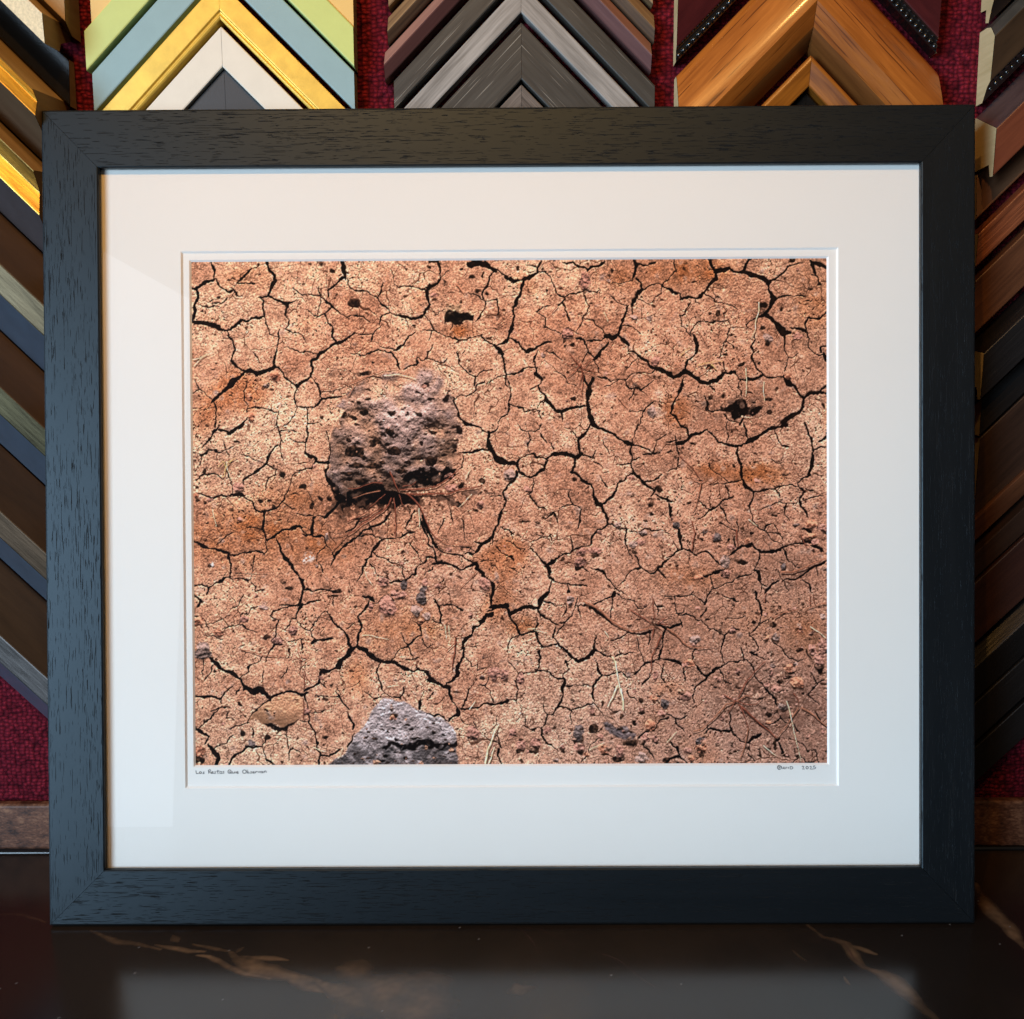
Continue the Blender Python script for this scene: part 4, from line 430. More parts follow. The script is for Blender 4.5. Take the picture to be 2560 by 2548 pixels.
b 1510,600 1560,700 1590,800 1640,850 1700,830 1660,890 1600,840 1560,740 1520,660
d 230,820 40,18|d 1350,880 44,24|d 1150,365 38,28|d 1440,640 44,30|d 1460,380 28,20|d 1100,1340 44,36|d 360,1790 40,25|d 590,1415 30,12|d 1460,1100 34,24|d 1310,940 34,28|d 1230,980 34,22|d 1200,420 18,16|d 740,1740 50,20|d 1000,1780 44,40|d 190,1165 56,20|d 1170,1680 30,40|d 780,1050 30,16|d 1190,1310 30,22|d 520,1030 20,14|d 1240,1090 30,20|d 1290,1790 44,22|d 300,560 36,14|d 230,1750 22,24|d 440,290 22,14|d 930,320 22,18|d 1580,1010 20,12|d 1090,680 20,24|d 1690,1000 24,12
"""),
]
ROCK = [(658,738),(690,716),(735,703),(790,692),(830,700),(848,728),(862,770),(868,812),(862,850),(862,884),(832,905),(790,910),(760,925),(700,937),(652,938),(626,915),(617,884),(626,848),(617,822),(646,792),(641,762)]
# ---- the printed photograph of cracked earth, worked out as an array of colours ----
PNX, PNY = 1140, 908
PXL = (482.0, 5.0); PXR = (2066.0, 2.0); PYT = (655.0, -8.0); PYB = (1913.0, -5.0)

def print_colours():
    rs = np.random.RandomState(7)
    S = PNX/1584.0
    uu, vv = np.meshgrid((np.arange(PNX)+.5)/PNX, (np.arange(PNY)+.5)/PNY)
    def fuv(x, y):
        u = (x-484.0)/1582.0; v = (y-651.0)/1258.0
        for _ in range(3):
            xl = PXL[0]+PXL[1]*v; xr = PXR[0]+PXR[1]*v; yt = PYT[0]+PYT[1]*u; yb = PYB[0]+PYB[1]*u
            u = (x-xl)/(xr-xl); v = (y-yt)/(yb-yt)
        return u*PNX, v*PNY
    fx = np.fft.fftfreq(PNX)[None, :]; fy = np.fft.fftfreq(PNY)[:, None]
    fr2 = fx*fx+fy*fy
    def blur(a, s):
        return np.real(np.fft.ifft2(np.fft.fft2(a)*np.exp(-2*np.pi**2*s*s*fr2)))
    def noise(s):
        n = blur(rs.randn(PNY, PNX), s)
        return n/n.std()
    X, Y = np.meshgrid(np.arange(PNX)+.5, np.arange(PNY)+.5)
    w1, w2, w3, w4 = noise(5), noise(5), noise(1.6), noise(1.6)
    WX = X+1.3*w1+.55*w3; WY = Y+1.3*w2+.55*w4
    wid = noise(6)
    col = np.zeros((PNY, PNX, 3))
    n_big, n_mid, n_sm = noise(70), noise(22), noise(8)
    e1, e2, e4, e8 = noise(.75), noise(1.5), noise(3.2), noise(7)
    H = .9*e1+1.0*e2+.55*e4+.35*e8
    shade = np.zeros_like(H); shade[1:-1] = (H[2:]-H[:-2])*.5
    shade = shade/shade.std()
    shade = np.clip(shade, -2.6, 2.2)
    t = np.clip(.5+.30*n_big+.20*n_mid+.15*n_sm, 0, 1)[..., None]
    red = np.clip(.5*n_mid+.5*noise(40)-1.0, 0, 1)[..., None]
    A = np.array([226, 170, 138.]); B = np.array([206, 142, 110.]); P = np.array([206, 152, 134.])
    base = A*t+B*(1-t)
    base = base*(1-.35*(uu*vv)[..., None]*1.2)+P*(.35*1.2*(uu*vv)[..., None])
    base = base*(1-.75*red)+np.array([168, 98, 60.])*.75*red
    right = np.clip((uu-.35)/.65, 0, 1)[..., None]
    base = base*(1-.10*right)*(1-.04*vv[..., None])
    def patch(cx, cy, rx, ry, c, k):
        nonlocal base
        x, y = fuv(cx*1.325, cy*1.325)
        d = np.clip(np.exp(-(((WX-x)/(rx*1.325*S))**2+((WY-y)/(ry*1.325*S))**2))*k*1.35*(1+.25*n_sm+.2*n_mid), 0, .92)
        base = base*(1-d[..., None])+np.array(c, float)*d[..., None]
    BR = (150, 88, 52)
    for p in [(470, 1010, 130, 55, .55), (560, 940, 60, 40, .45), (1345, 888, 36, 14, .6), (1425, 894, 55, 18, .6), (1290, 515, 110, 28, .55), (470, 525, 60, 26, .3),
              (985, 1180, 36, 16, .5), (760, 1190, 90, 50, .35), (1310, 1090, 60, 25, .5), (870, 625, 30, 12, .6), (1180, 520, 40, 22, .4),
              (600, 1030, 60, 40, .4), (1530, 560, 40, 90, .35), (1420, 1165, 90, 45, .3), (1520, 1200, 40, 40, .45)]:
        patch(p[0], p[1], p[2], p[3], BR, p[4])
    for p in [(1480, 1330, 120, 110, .45), (1250, 1390, 170, 60, .4), (1380, 1130, 120, 90, .3), (820, 1100, 130, 40, .3)]:
        patch(p[0], p[1], p[2], p[3], (176, 132, 112), p[4])
    rough = np.clip(1.0+.25*noise(30)-.45*red[..., 0], .35, 1.5)
    g1 = noise(.6); lum = 1.0+.085*shade*rough+.10*e1+.06*g1+.07*e4+.045*n_sm+.03*n_mid
    # dark grains with a lit upper rim
    sp = noise(.95); dk = np.clip((sp-1.15)*1.5, 0, 1)*np.clip(.85+.4*n_mid, 0, 1.2)
    sp2 = noise(2.2); dk2 = np.clip((sp2-1.95)*1.8, 0, 1)
    dk = np.maximum(dk*.85, dk2*.75)*np.clip(1.0+.35*n_mid+.2*n_sm, .3, 1.4)
    col = base*lum[..., None]
    lit = np.roll(dk, 2, axis=0)
    col = col*(1+.10*lit[..., None])
    col = col*(1-dk[..., None]*.72)+np.array([62, 36, 25.])*dk[..., None]*.72
    # ---- fine secondary cracks: cell borders, broken by noise ----
    def cells(step, warp):
        gx, gy = int(PNX/step)+3, int(PNY/step)+3
        px = (np.arange(gx)[None, :]-1+.5+.85*(rs.rand(gy, gx)-.5))*step
        py = (np.arange(gy)[:, None]-1+.5+.85*(rs.rand(gy, gx)-.5))*step
        QX = X+warp*(w1+.6*noise(12)); QY = Y+warp*(w2+.6*noise(12))
        ix = np.clip((QX/step).astype(int)+1, 1, gx-2); iy = np.clip((QY/step).astype(int)+1, 1, gy-2)
        f1 = np.full(X.shape, 1e9); f2 = np.full(X.shape, 1e9)
        for dj in (-1, 0, 1):
            for di in (-1, 0, 1):
                d = np.hypot(QX-px[iy+dj, ix+di], QY-py[iy+dj, ix+di])
                f2 = np.minimum(f2, np.maximum(f1, d)); f1 = np.minimum(f1, d)
        return f2-f1
    for step, thr, brk, k in ((50, 1.15, -.05, .8), (30, 1.0, .55, .7)):
        e = cells(step, 2.2)
        m = np.clip(thr+.35-e, 0, 1)*np.clip((noise(14)-brk)*2, 0, 1)*k
        lit = np.roll(m, 2, axis=0)
        col = col*(1+.16*lit[..., None])
        col = col*(1-m[..., None])+np.array([58, 34, 24.])*m[..., None]
    # ---- helpers that draw on the array ----
    def box(x0, y0, x1, y1, pad):
        return (slice(max(0, int(y0-pad)), min(PNY, int(y1+pad)+1)), slice(max(0, int(x0-pad)), min(PNX, int(x1+pad)+1)))
    def segdist(sl, a, b, PX, PY):
        dx, dy = b[0]-a[0], b[1]-a[1]; L = max(dx*dx+dy*dy, 1e-9)
        qx, qy = PX[sl]-a[0], PY[sl]-a[1]
        tt = np.clip((qx*dx+qy*dy)/L, 0, 1)
        return np.hypot(qx-tt*dx, qy-tt*dy), tt
    def polymask(pts, PX, PY):
        pts = np.array(pts); x0, y0 = pts.min(0); x1, y1 = pts.max(0)
        sl = box(x0, y0, x1, y1, 6)
        px, py = PX[sl], PY[sl]; ins = np.zeros(px.shape, bool)
        n = len(pts)
        for i in range(n):
            (ax, ay), (bx, by) = pts[i], pts[(i+1) % n]
            c = (ay > py) != (by > py)
            if abs(by-ay) > 1e-9: ins ^= c & (px < (bx-ax)*(py-ay)/(by-ay)+ax)
        return sl, ins.astype(float)
    def put(sl, m, c, k=1.0):
        m = (m*k)[..., None]
        col[sl] = col[sl]*(1-m)+(c if isinstance(c, np.ndarray) and c.ndim == 3 else np.array(c, float))*m
    items = {k: [] for k in 'cdtpsbw'}
    for tx, ty, ts, text in TILES:
        for line in text.strip().split('\n'):
            for it in line.split('|'):
                f = it.split()
                if not f: continue
                nums = [tuple(float(q) for q in s.split(',')) for s in f[1:] if ',' in s]
                if f[0] in 'ctsb':
                    pts = [fuv(tx+x/ts, ty+y/ts) for x, y in nums]
                    items[f[0]].append((f[1], float(f[2])/ts*S if f[0] == 't' else (float(f[1])/ts*S if f[0] == 'c' else 0), pts))
                else:
                    (x, y), (rx, ry) = nums
                    items[f[0]].append((f[1], *fuv(tx+x/ts, ty+y/ts), rx/ts*S, ry/ts*S))
    # ---- big rock and the two other stones ----
    strat = noise(4); gx_, gy_ = noise(2.6), noise(9)
    Hr = 1.0*e2+2.2*gx_+3.2*gy_
    sr = np.zeros_like(Hr); sr[1:-1] = (Hr[2:]-Hr[:-2])*.5; sr = np.clip(sr/sr.std(), -2.5, 2.2)
    def stone(pts, ca, cb, amt, edge=2.0):
        sl, m = polymask(pts, WX, WY)
        full = np.zeros((PNY, PNX)); full[sl] = m
        m = np.clip(blur(full, 1.3)*1.25-.12+.12*e4*(blur(full, 2.5) < .8), 0, 1)
        tt = np.clip(.5+.5*n_sm+.3*n_mid, 0, 1)[..., None]
        c = (np.array(ca, float)*tt+np.array(cb, float)*(1-tt))*(1+amt*sr+.12*shade+.05*e1)[..., None]
        put((slice(None), slice(None)), m, np.clip(c, 15, 255))
        return full
    q2, q4, q9, q16 = noise(1.6), noise(3.6), noise(7), noise(13)
    Hq = .8*q2+2.4*q4+5.5*q9+9*q16
    sq = np.zeros_like(Hq); sq[1:-1] = (Hq[2:]-Hq[:-2])*.5; sq = np.clip(sq/sq.std(), -2.6, 2.0)
    sl, m0 = polymask([fuv(x*1.325, y*1.325) for x, y in ROCK], X+2.2*w1+2.5*q4, Y+2.2*w2+2.5*q9)
    big = np.zeros((PNY, PNX)); big[sl] = m0
    yb = (Y-fuv(0, 690*1.325)[1])/(fuv(0, 937*1.325)[1]-fuv(0, 690*1.325)[1]); xb = (X-fuv(617*1.325, 0)[0])/(fuv(868*1.325, 0)[0]-fuv(617*1.325, 0)[0])
    soft = np.clip(yb*3.2+.25+.35*q9+.2*q4, 0, 1)             # dusty upper edge that runs into the soil
    mk = np.clip(blur(big, 1.0), 0, 1)*soft
    grey = np.clip(.5+.35*q16+.25*q9+.2*np.clip(yb, 0, 1)-.15*(xb < .4), 0, 1)[..., None]
    cR = np.array([140, 114, 106.])*grey+np.array([176, 130, 104.])*(1-grey)
    vol = 1.06-.42*np.clip(yb-.22, 0, 1)-.25*np.clip(yb-.72, 0, 1)*2-.16*np.clip(.18-xb, 0, 1)*4+.10*q16
    cR = cR*(vol*(1+(.20+.10*np.clip(yb, 0, 1))*sq+.12*shade+.07*e1+.05*g1))[..., None]
    pk = np.clip((-sq-1.25+.75*np.clip(yb-.3, 0, 1))*.9, 0, 1)*np.clip(yb*2.2-.1, .15, 1)
    cR = cR*(1-.86*pk[..., None])+np.array([36, 25, 21.])*.72*pk[..., None]
    put((slice(None), slice(None)), mk, np.clip(cR, 14, 245))
    # warm dust on its upper half, greyer below
    for kind, _, pts in items['s']:
        if kind == '0':
            ys = [p[1] for p in pts]; f0, f1 = min(ys), max(ys)
            st = stone(pts, (214, 156, 118), (198, 140, 106), .04)
            k = np.clip((Y-f0)/(f1-f0), 0, 1); col = col*(1+.16*blur(st, 1.5)*np.clip(.45-k, 0, 1))[..., None]; k = blur(st, 1.0)*np.clip((k-.36)*1.7+.10*n_sm, 0, .85)
            col = col*(1-k[..., None])+np.array([120, 84, 62.])*(1+.1*e2[..., None])*k[..., None]
        elif kind == '3': stone(pts, (196, 156, 124), (180, 140, 110), .18)
        elif kind == '1':
            st = stone(pts, (178, 160, 158), (152, 134, 131), .12)
            st = blur(st, 1.0); y0 = fuv(0, 1480+1590/4.37)[1]
            k = st*np.clip((Y-y0+6*q9+3*q4)/14, 0, 1); dk_ = np.clip(.55-.5*q4-.3*q9, 0, 1)*k
            col = col*(1-.16*k[..., None]-.45*dk_[..., None]*.8)
        else: stone(pts, (112, 98, 96), (84, 72, 72), .26)
    gv = np.clip((uu-.5)*2.2, 0, 1)*np.clip((vv-.5)*2.4, 0, 1)*np.clip(.6+.5*e4+.35*n_sm, 0, 1.2)
    col = col*(1-.30*gv[..., None])+np.array([104, 66, 54.])*.30*gv[..., None]
    # ---- churned dark soil round the roots, small gravel on the rock ----
    for cx, cy, rx, ry, k in ((735, 945, 110, 26, .75), (690, 1000, 60, 40, .45), (850, 930, 70, 22, .6), (640, 960, 40, 30, .5), (1240, 1180, 40, 26, .4), (1400, 1310, 60, 50, .45), (1490, 1330, 60, 60, .35), (1100, 690, 36, 30, .45), (430, 880, 40, 36, .4), (1380, 765, 80, 26, .5), (1480, 1080, 50, 40, .35), (640, 715, 50, 26, .45)):
        x, y = fuv(cx*1.325, cy*1.325)
        d = np.exp(-(((WX-x)/(rx*1.325*S))**2+((WY-y)/(ry*1.325*S))**2))*k
        d = d*np.clip(.55+.45*e2+.5*e4+.3*n_sm, 0, 1.3)
        d = np.clip(d, 0, .9)
        col = col*(1-d[..., None])+np.array([58, 38, 29.])*d[..., None]
    # ---- cracks ----
    sd = np.full((PNY, PNX), 50.0)
    def run_on(pts, e):                              # cracks run on a little past where the tracing stopped
        (ax, ay), (bx, by) = pts[1], pts[0]; L = max(np.hypot(bx-ax, by-ay), 1e-6); a = (bx+(bx-ax)/L*e, by+(by-ay)/L*e)
        (ax, ay), (bx, by) = pts[-2], pts[-1]; L = max(np.hypot(bx-ax, by-ay), 1e-6); b = (bx+(bx-ax)/L*e, by+(by-ay)/L*e)
        return [a]+list(pts[1:-1])+[b]
    for _, w, pts in items['c']:
        pts = run_on(pts, 2.2)
        w = max(w*1.22+.55, 2.35)
        n = len(pts)-1
        for i in range(n):
            a, b = pts[i], pts[i+1]
            sl = box(min(a[0], b[0]), min(a[1], b[1]), max(a[0], b[0]), max(a[1], b[1]), w+8)
            if sl[0].start >= sl[0].stop or sl[1].start >= sl[1].stop: continue
            d, tt = segdist(sl, a, b, WX, WY)
            s = (i+tt)/n
            taper = np.minimum(1, .66+2.2*np.minimum(s, 1-s))
            hw = .5*w*taper*(1+.17*np.clip(wid[sl], -2, 2))
            sd[sl] = np.minimum(sd[sl], d-hw)
    m = np.clip(.45-sd, 0, 1)
    rim = np.clip(1.6-np.abs(sd-1.4), 0, 1)*(1-m)
    g = blur(m, 1.0); gdy = np.zeros_like(g); gdy[1:-1] = (g[2:]-g[:-2])*.5
    col *= (1+.45*np.clip(-gdy, 0, .35)*rim-.5*np.clip(gdy, 0, .3)*rim+.02*rim)[..., None]
    inner = np.clip(-sd/4, 0, 1)*np.clip(.5+.6*e2, 0, 1)*.35
    cc = np.array([11, 7, 6.])+(np.array([58, 38, 28.])-11)*inner[..., None]
    put((slice(None), slice(None)), m, cc, .97)
    # ---- dark hollows ----
    def ell(x, y, rx, ry, PX=WX, PY=WY, pad=5):
        sl = box(x-rx, y-ry, x+rx, y+ry, pad)
        return sl, np.hypot((PX[sl]-x)/rx, (PY[sl]-y)/ry)
    for _, x, y, rx, ry in items['d']:
        sl, r = ell(x+0, y+ry*.95, rx*.95, max(.8, ry*.4))
        put(sl, np.clip((1-r)*2, 0, 1), np.clip(col[sl]*1.22, 0, 250), .8)
        sl, r = ell(x, y, rx, ry)
        r = r+.16*n_sm[sl]+.10*strat[sl]
        in_ = np.clip(.9+.35*(Y[sl]-y)/ry+.30*e2[sl], .0, 1)[..., None]
        put(sl, np.clip((1-r)*max(1.6, min(rx, ry)*.6)+.25, 0, 1), np.array([14, 9, 7.])*in_+np.array([92, 62, 46.])*(1-in_), .90)
    def blur_(k):
        return (k+np.roll(k, 1, 0)+np.roll(k, -1, 0)+np.roll(k, 1, 1)+np.roll(k, -1, 1))/5
    for _, _, pts in items['b']:
        sl, k = polymask(pts, WX+1.5*n_sm, WY+1.5*strat)
        k = blur_(k)*np.clip(1.15-.55*np.clip(e4[sl]-.55, 0, 9)-.35*np.clip(e2[sl]-.9, 0, 9), .12, 1)
        put(sl, k, (14, 9, 8), .95)
    # ---- pebbles ----
    PC = {'0': (190, 122, 94), '2': (152, 122, 110), '3': (164, 114, 98), '4': (104, 88, 84)}
    def pebble(kind, x, y, rx, ry, sh=1.0):
        sl, r = ell(x+.10*rx, y+.62*ry, rx*.92, ry*.85)
        put(sl, np.clip((1-r)*2.2, 0, 1), (34, 23, 18), .80*sh)
        sl, r = ell(x, y, rx, ry)
        r = r+.14*n_sm[sl]+.09*strat[sl]+.05*e2[sl]
        ny = np.clip((Y[sl]-y)/ry, -1.3, 1.3); nx = np.clip((X[sl]-x)/rx, -1.3, 1.3)
        lm = .98-.34*ny-.05*nx-.18*np.clip(ny-.25, 0, 1)+.22*sr[sl]+.12*shade[sl]+.10*e1[sl]
        c = np.array(PC[kind], float)*np.clip(lm, .22, 1.45)[..., None]
        put(sl, np.clip((1-r)*min(rx, ry)*1.2+.3, 0, 1), c)
    for k, x, y, rx, ry in items['p']: pebble(k, x, y, rx, ry)
    # loose grit: dense towards the lower right of the picture
    for i in range(5200):
        u, v = rs.rand(), rs.rand()
        dens = .09+1.1*np.clip((u-.45)*1.5, 0, 1)*np.clip((v-.35)*1.6, 0, 1)+.35*np.clip((v-.85)*6, 0, 1)
        a, b2, c_, d_ = rs.rand(4)
        if a > dens: continue
        x, y = u*PNX, v*PNY; r0 = 1.2+3.4*b2**3
        if sd[int(y), int(x)] < 1.5: continue
        PC['9'] = tuple(np.clip(base[int(y), int(x)]*(.72+.3*c_), 0, 255)); pebble('9' if c_ < .75 else '3', x, y, r0*(1+.4*d_), r0, .8)
    rx0, ry0 = fuv(640*1.325, 760*1.325); rx1, ry1 = fuv(860*1.325, 905*1.325)
    for i in range(150):
        a, b2, c_, d_ = rs.rand(4)
        x, y = rx0+(rx1-rx0)*a, ry0+(ry1-ry0)*b2**.8; r0 = 1.2+2.6*c_*c_
        sl, r = ell(x, y+.7*r0, r0*1.3, r0*.5); put(sl, np.clip((1-r)*2, 0, 1), np.clip(col[sl]*1.25, 0, 240), .7)
        sl, r = ell(x, y, r0*(1.2+.8*d_), r0*.8); put(sl, np.clip((1-r)*1.8, 0, 1), (30, 21, 18), .88)
    # little pits everywhere
    for i in range(900):
        u, v, a, b2 = rs.rand(4)
        x, y = u*PNX, v*PNY; r0 = 1.0+2.0*a*a
        if sd[int(y), int(x)] < 2: continue
        sl, r = ell(x, y, r0*(1+.6*b2), r0)
        put(sl, np.clip((1-r)*2+.2, 0, 1), (40, 25, 18), .8)
    # ---- pale lichen ----
    for _, x, y, rx, ry in items['w']:
        sl, r = ell(x, y, rx, ry)
        k = np.clip((1.05-r)*1.5, 0, 1)*np.clip(.45+.9*e2[sl], 0, 1)
        put(sl, k, (238, 228, 222), .9)
    # ---- twigs and dry grass ----
    TC = {'0': (232, 200, 158), '1': (150, 96, 72), '2': (122, 66, 50), '3': (214, 160, 100)}
    for kind, w, pts in items['t']:
        w = max(w, 1.5)
        for pas in (0, 1):
            D = {}
            pp = [(x+(1.4+.5*w)*(1-pas)*.5, y+(2.0+.8*w)*(1-pas)) for x, y in pts]
            xs, ys = [q[0] for q in pp], [q[1] for q in pp]
            sl = box(min(xs), min(ys), max(xs), max(ys), w+4)
            if sl[0].start >= sl[0].stop or sl[1].start >= sl[1].stop: continue
            best = np.full(X[sl].shape, 99.0); off = np.zeros_like(best)
            n = len(pp)-1
            QX, QY = X+.5*w1, Y+.5*w2
            for i in range(n):
                d, tt = segdist(sl, pp[i], pp[i+1], QX, QY)
                s = (i+tt)/n
                hw = .5*w*(1-.45*s)
                a, b = pp[i], pp[i+1]
                L = max(np.hypot(b[0]-a[0], b[1]-a[1]), 1e-6)
                nxp, nyp = -(b[1]-a[1])/L, (b[0]-a[0])/L
                sg = (QX[sl]-a[0])*nxp+(QY[sl]-a[1])*nyp
                sg = sg*(1 if nyp >= 0 else -1)/np.maximum(hw, .4)
                near = d-hw < best
                off = np.where(near, sg, off); best = np.minimum(best, d-hw)
            k = np.clip(.5-best, 0, 1)
            if pas == 0: put(sl, k, (30, 19, 15), .75 if kind != '0' else .55)
            else:
                lm = np.clip(1.08-.34*np.clip(off, -1, 1)+.10*e2[sl], .5, 1.5)
                put(sl, k, np.clip(np.array(TC[kind], float)*lm[..., None], 0, 255))
    col = np.clip(col, 4, 246)
    # slight local contrast, as phone pictures have
    lo = blur(col.mean(2), 2.0)
    col = np.clip(col+(.26*(col.mean(2)-lo)+.10*(blur(col.mean(2), 14)-col.mean()))[..., None], 4, 248)
    return col
# ------------------------------------------------------------------ the setting: wall, baseboard, counter
def slab(name, x0, x1, y0, y1, z0, z1, mat, bev=0.0, kind='structure'):
    v = [(x, y, z) for x in (x0, x1) for y in (y0, y1) for z in (z0, z1)]
    f = [(0, 1, 3, 2), (4, 6, 7, 5), (0, 4, 5, 1), (2, 3, 7, 6), (0, 2, 6, 4), (1, 5, 7, 3)]
    o = mesh(name, v, f, mat); tag(o, kind=kind)
    if bev:
        b = o.modifiers.new('bevel', 'BEVEL'); b.width = bev; b.segments = 3
    return o
slab('wall', -1.1, 1.1, 0.0, .03, -.02, 1.15, carpet_mat())
slab('baseboard', -1.1, 1.1, -.012, -.0005, .0022, .0466, mottled_wood('dark_mottled_baseboard'), .003)
seal = paint('black_sealant', (.006, .007, .009), .22, .6)
sv, sf = [], []
for i in range(9):
    a = i*math.pi/16
    for x in (-1.1, 1.1): sv.append((x, -.0122-.0035*math.cos(a), .0004+.0030*math.sin(a)))
for i in range(8): sf.append((2*i, 2*i+1, 2*i+3, 2*i+2))
tag(mesh('counter_trim', sv, sf, seal, smooth=True), kind='structure')

def counter():
    x0, x1, y0, y1 = -.74, .74, -.62, -.004
    nx, ny = 1300, 520
    xs = np.linspace(x0, x1, nx); ys = np.linspace(y0, y1, ny)
    rs = np.random.RandomState(3)
    fx = np.fft.fftfreq(nx)[None, :]; fy = np.fft.fftfreq(ny)[:, None]
    def nz(s):
        a = np.real(np.fft.ifft2(np.fft.fft2(rs.randn(ny, nx))*np.exp(-2*np.pi**2*s*s*(fx*fx+fy*fy)))); return a/a.std()
    X, Y = np.meshgrid(xs, ys); px = (x1-x0)/nx
    wx, wy, a1, a2, a3 = nz(14), nz(14), nz(9), nz(1.4), nz(45)
    WX = X+.0016*wx+.0004*nz(4); WY = Y+.0016*wy+.0004*nz(4)
    vein = np.zeros((ny, nx)); pink = np.zeros((ny, nx))
    T1, T2, T3 = (0, 2000, 2.415), (800, 2000, 2.147), (1660, 1900, 2.147)
    V = [(T1, .0022, .30, 0, '0,685 80,682 140,690 200,715 290,745'), (T1, .0035, .85, 0, '555,785 640,822 720,850 830,860 900,880 985,900'), (T1, .0030, .8, 0, '950,870 1050,890 1150,910 1240,912'),
         (T1, .0026, .8, 0, '1180,865 1260,880 1330,895 1400,910'), (T1, .0034, .95, 0, '1195,937 1260,940 1310,965 1370,1000 1450,1030 1540,1052 1650,1075'),
         (T1, .0085, .85, 0, '1400,915 1430,955 1500,980 1540,1020 1650,1040 1780,1062 1932,1095'), (T1, .0032, .6, 0, '1420,930 1550,945 1650,955 1750,970'), (T1, .003, .55, 0, '1430,910 1470,880'), (T1, .004, .4, 0, '1060,815 1090,850'),
         (T1, .006, .6, 0, '1750,1070 1850,1110 1932,1160'),
         (T2, .010, .8, 0, '0,985 100,1040 180,1075 240,1110'), (T2, .030, .42, 0, '180,1090 320,1090 470,1080 560,1060'), (T2, .014, .3, 0, '120,905 190,915 230,935'), (T2, .010, .22, 0, '1060,1000 1080,1040'), (T2, .02, .25, 0, '300,1140 420,1160'),
         (T2, .0006, .8, 1, '1075,684 1130,740 1160,790 1195,862'), (T2, .0006, .8, 1, '1170,690 1280,740 1330,765 1385,782'), (T2, .0007, .9, 1, '1460,815 1540,832 1600,855 1650,895 1680,920 1740,970 1800,1005 1860,1040 1900,1080'), (T2, .0005, .5, 1, '1100,684 1150,692'),
         (T3, .0050, .65, 0, '775,888 850,950 920,965 960,980 1020,1050 1080,1110 1180,1150'), (T3, .0075, .7, 0, '1120,1125 1180,1150 1260,1210 1340,1280 1430,1370 1480,1410'), (T3, .0026, .6, 0, '960,985 1040,1005 1150,1050'), (T3, .0012, .8, 1, '820,900 850,945 960,985 1030,1070 1100,1115'),
         (T3, .0075, 1.0, 0, '1680,660 1720,760 1780,830 1850,890 1932,1000'), (T3, .0012, .35, 0, '700,1015 780,1072'), (T3, .0012, .35, 0, '970,1160 1000,1210'), (T3, .012, .16, 1, '780,930 900,1010'), (T3, .02, .2, 1, '1050,1120 1250,1260')]
    for (ox, oy, sc), w, k, pk, s in V:
        pts = [on_counter(ox+float(a.split(',')[0])/sc, oy+float(a.split(',')[1])/sc)[:2] for a in s.split()]
        n = len(pts)-1
        best = np.zeros((ny, nx))
        for i in range(n):
            a, b = pts[i], pts[i+1]; d = b-a; L = max(d@d, 1e-12)
            qx, qy = (WX if w > .001 else X+.0003*a1)-a[0], (WY if w > .001 else Y)-a[1]
            t = np.clip((qx*d[0]+qy*d[1])/L, 0, 1); r = np.hypot(qx-t*d[0], qy-t*d[1])
            s_ = (i+t)/n; ww = w*(.30+.62*np.minimum(1, 3*np.minimum(s_, 1-s_)))*(1+.14*a1)
            soft = .0012 if w < .001 else ww*.9
            best = np.maximum(best, np.clip((ww-r)/soft+.3, 0, 1))
        best *= k*np.clip(.72+.22*a1+.07*a2, .15, 1.1)
        if pk: pink = np.maximum(pink, best)
        else: vein = np.maximum(vein, best)
    base = np.array([.0215, .0150, .0115]); warm = np.array([.038, .025, .017])
    t = np.clip(.35+.3*a3+.15*wx+.08*a2, 0, 1)[..., None]
    col = base*(1-t)+warm*t
    vc = np.array([.21, .122, .064])*(1+.18*a1+.06*a2)[..., None]
    col = col*(1-vein[..., None])+vc*vein[..., None]
    col = col*(1-pink[..., None])+np.array([.075, .036, .030])*pink[..., None]
    dust = (rs.rand(ny, nx) > .99985).astype(float)
    col = col*(1-dust[..., None])+.30*dust[..., None]
    v = np.stack([X, Y, np.zeros_like(X)], -1).reshape(-1, 3)
    me = bpy.data.meshes.new('countertop'); idx = np.arange(nx*ny).reshape(ny, nx)
    q = np.stack([idx[:-1, :-1], idx[:-1, 1:], idx[1:, 1:], idx[1:, :-1]], -1).reshape(-1, 4)
    # skirt that gives the slab its thickness
    k = len(v); vv = np.concatenate([v, [[x0, y0, -.03], [x1, y0, -.03], [x1, y1, -.03], [x0, y1, -.03]]])
    fill_mesh(me, vv, q)
    ca = me.color_attributes.new('stone', 'FLOAT_COLOR', 'POINT')
    buf = np.ones((len(vv), 4), np.float32); buf[:k, :3] = np.clip(col, .003, 1).reshape(-1, 3); buf[k:, :3] = .01
    ca.data.foreach_set('color', buf.ravel())
    m, nt, b, a = attr_mat('dark_veined_marble', 'stone', .22, .5)
    n = noise(nt, vec(nt, 'Object', (1, 1, 1)), 1400, 3, .6)
    nt.links.new(math_(nt, 'ADD', math_(nt, 'MULTIPLY', noise(nt, vec(nt, 'Object', (1, 1, 1)), 30, 3, .6), .08), .15), b.inputs['Roughness'])
    bump(nt, b, n, .12, .0002)
    me.materials.append(m)
    o = bpy.data.objects.new('countertop', me); C.objects.link(o); tag(o, kind='structure')
def fill_mesh(me, v, q):
    me.vertices.add(len(v)); me.vertices.foreach_set('co', np.asarray(v, np.float32).ravel())
    me.loops.add(len(q)*4); me.loops.foreach_set('vertex_index', np.asarray(q, np.int32).ravel())
    me.polygons.add(len(q)); me.polygons.foreach_set('loop_start', np.arange(0, len(q)*4, 4, dtype=np.int32))
    me.update(calc_edges=True)
counter()

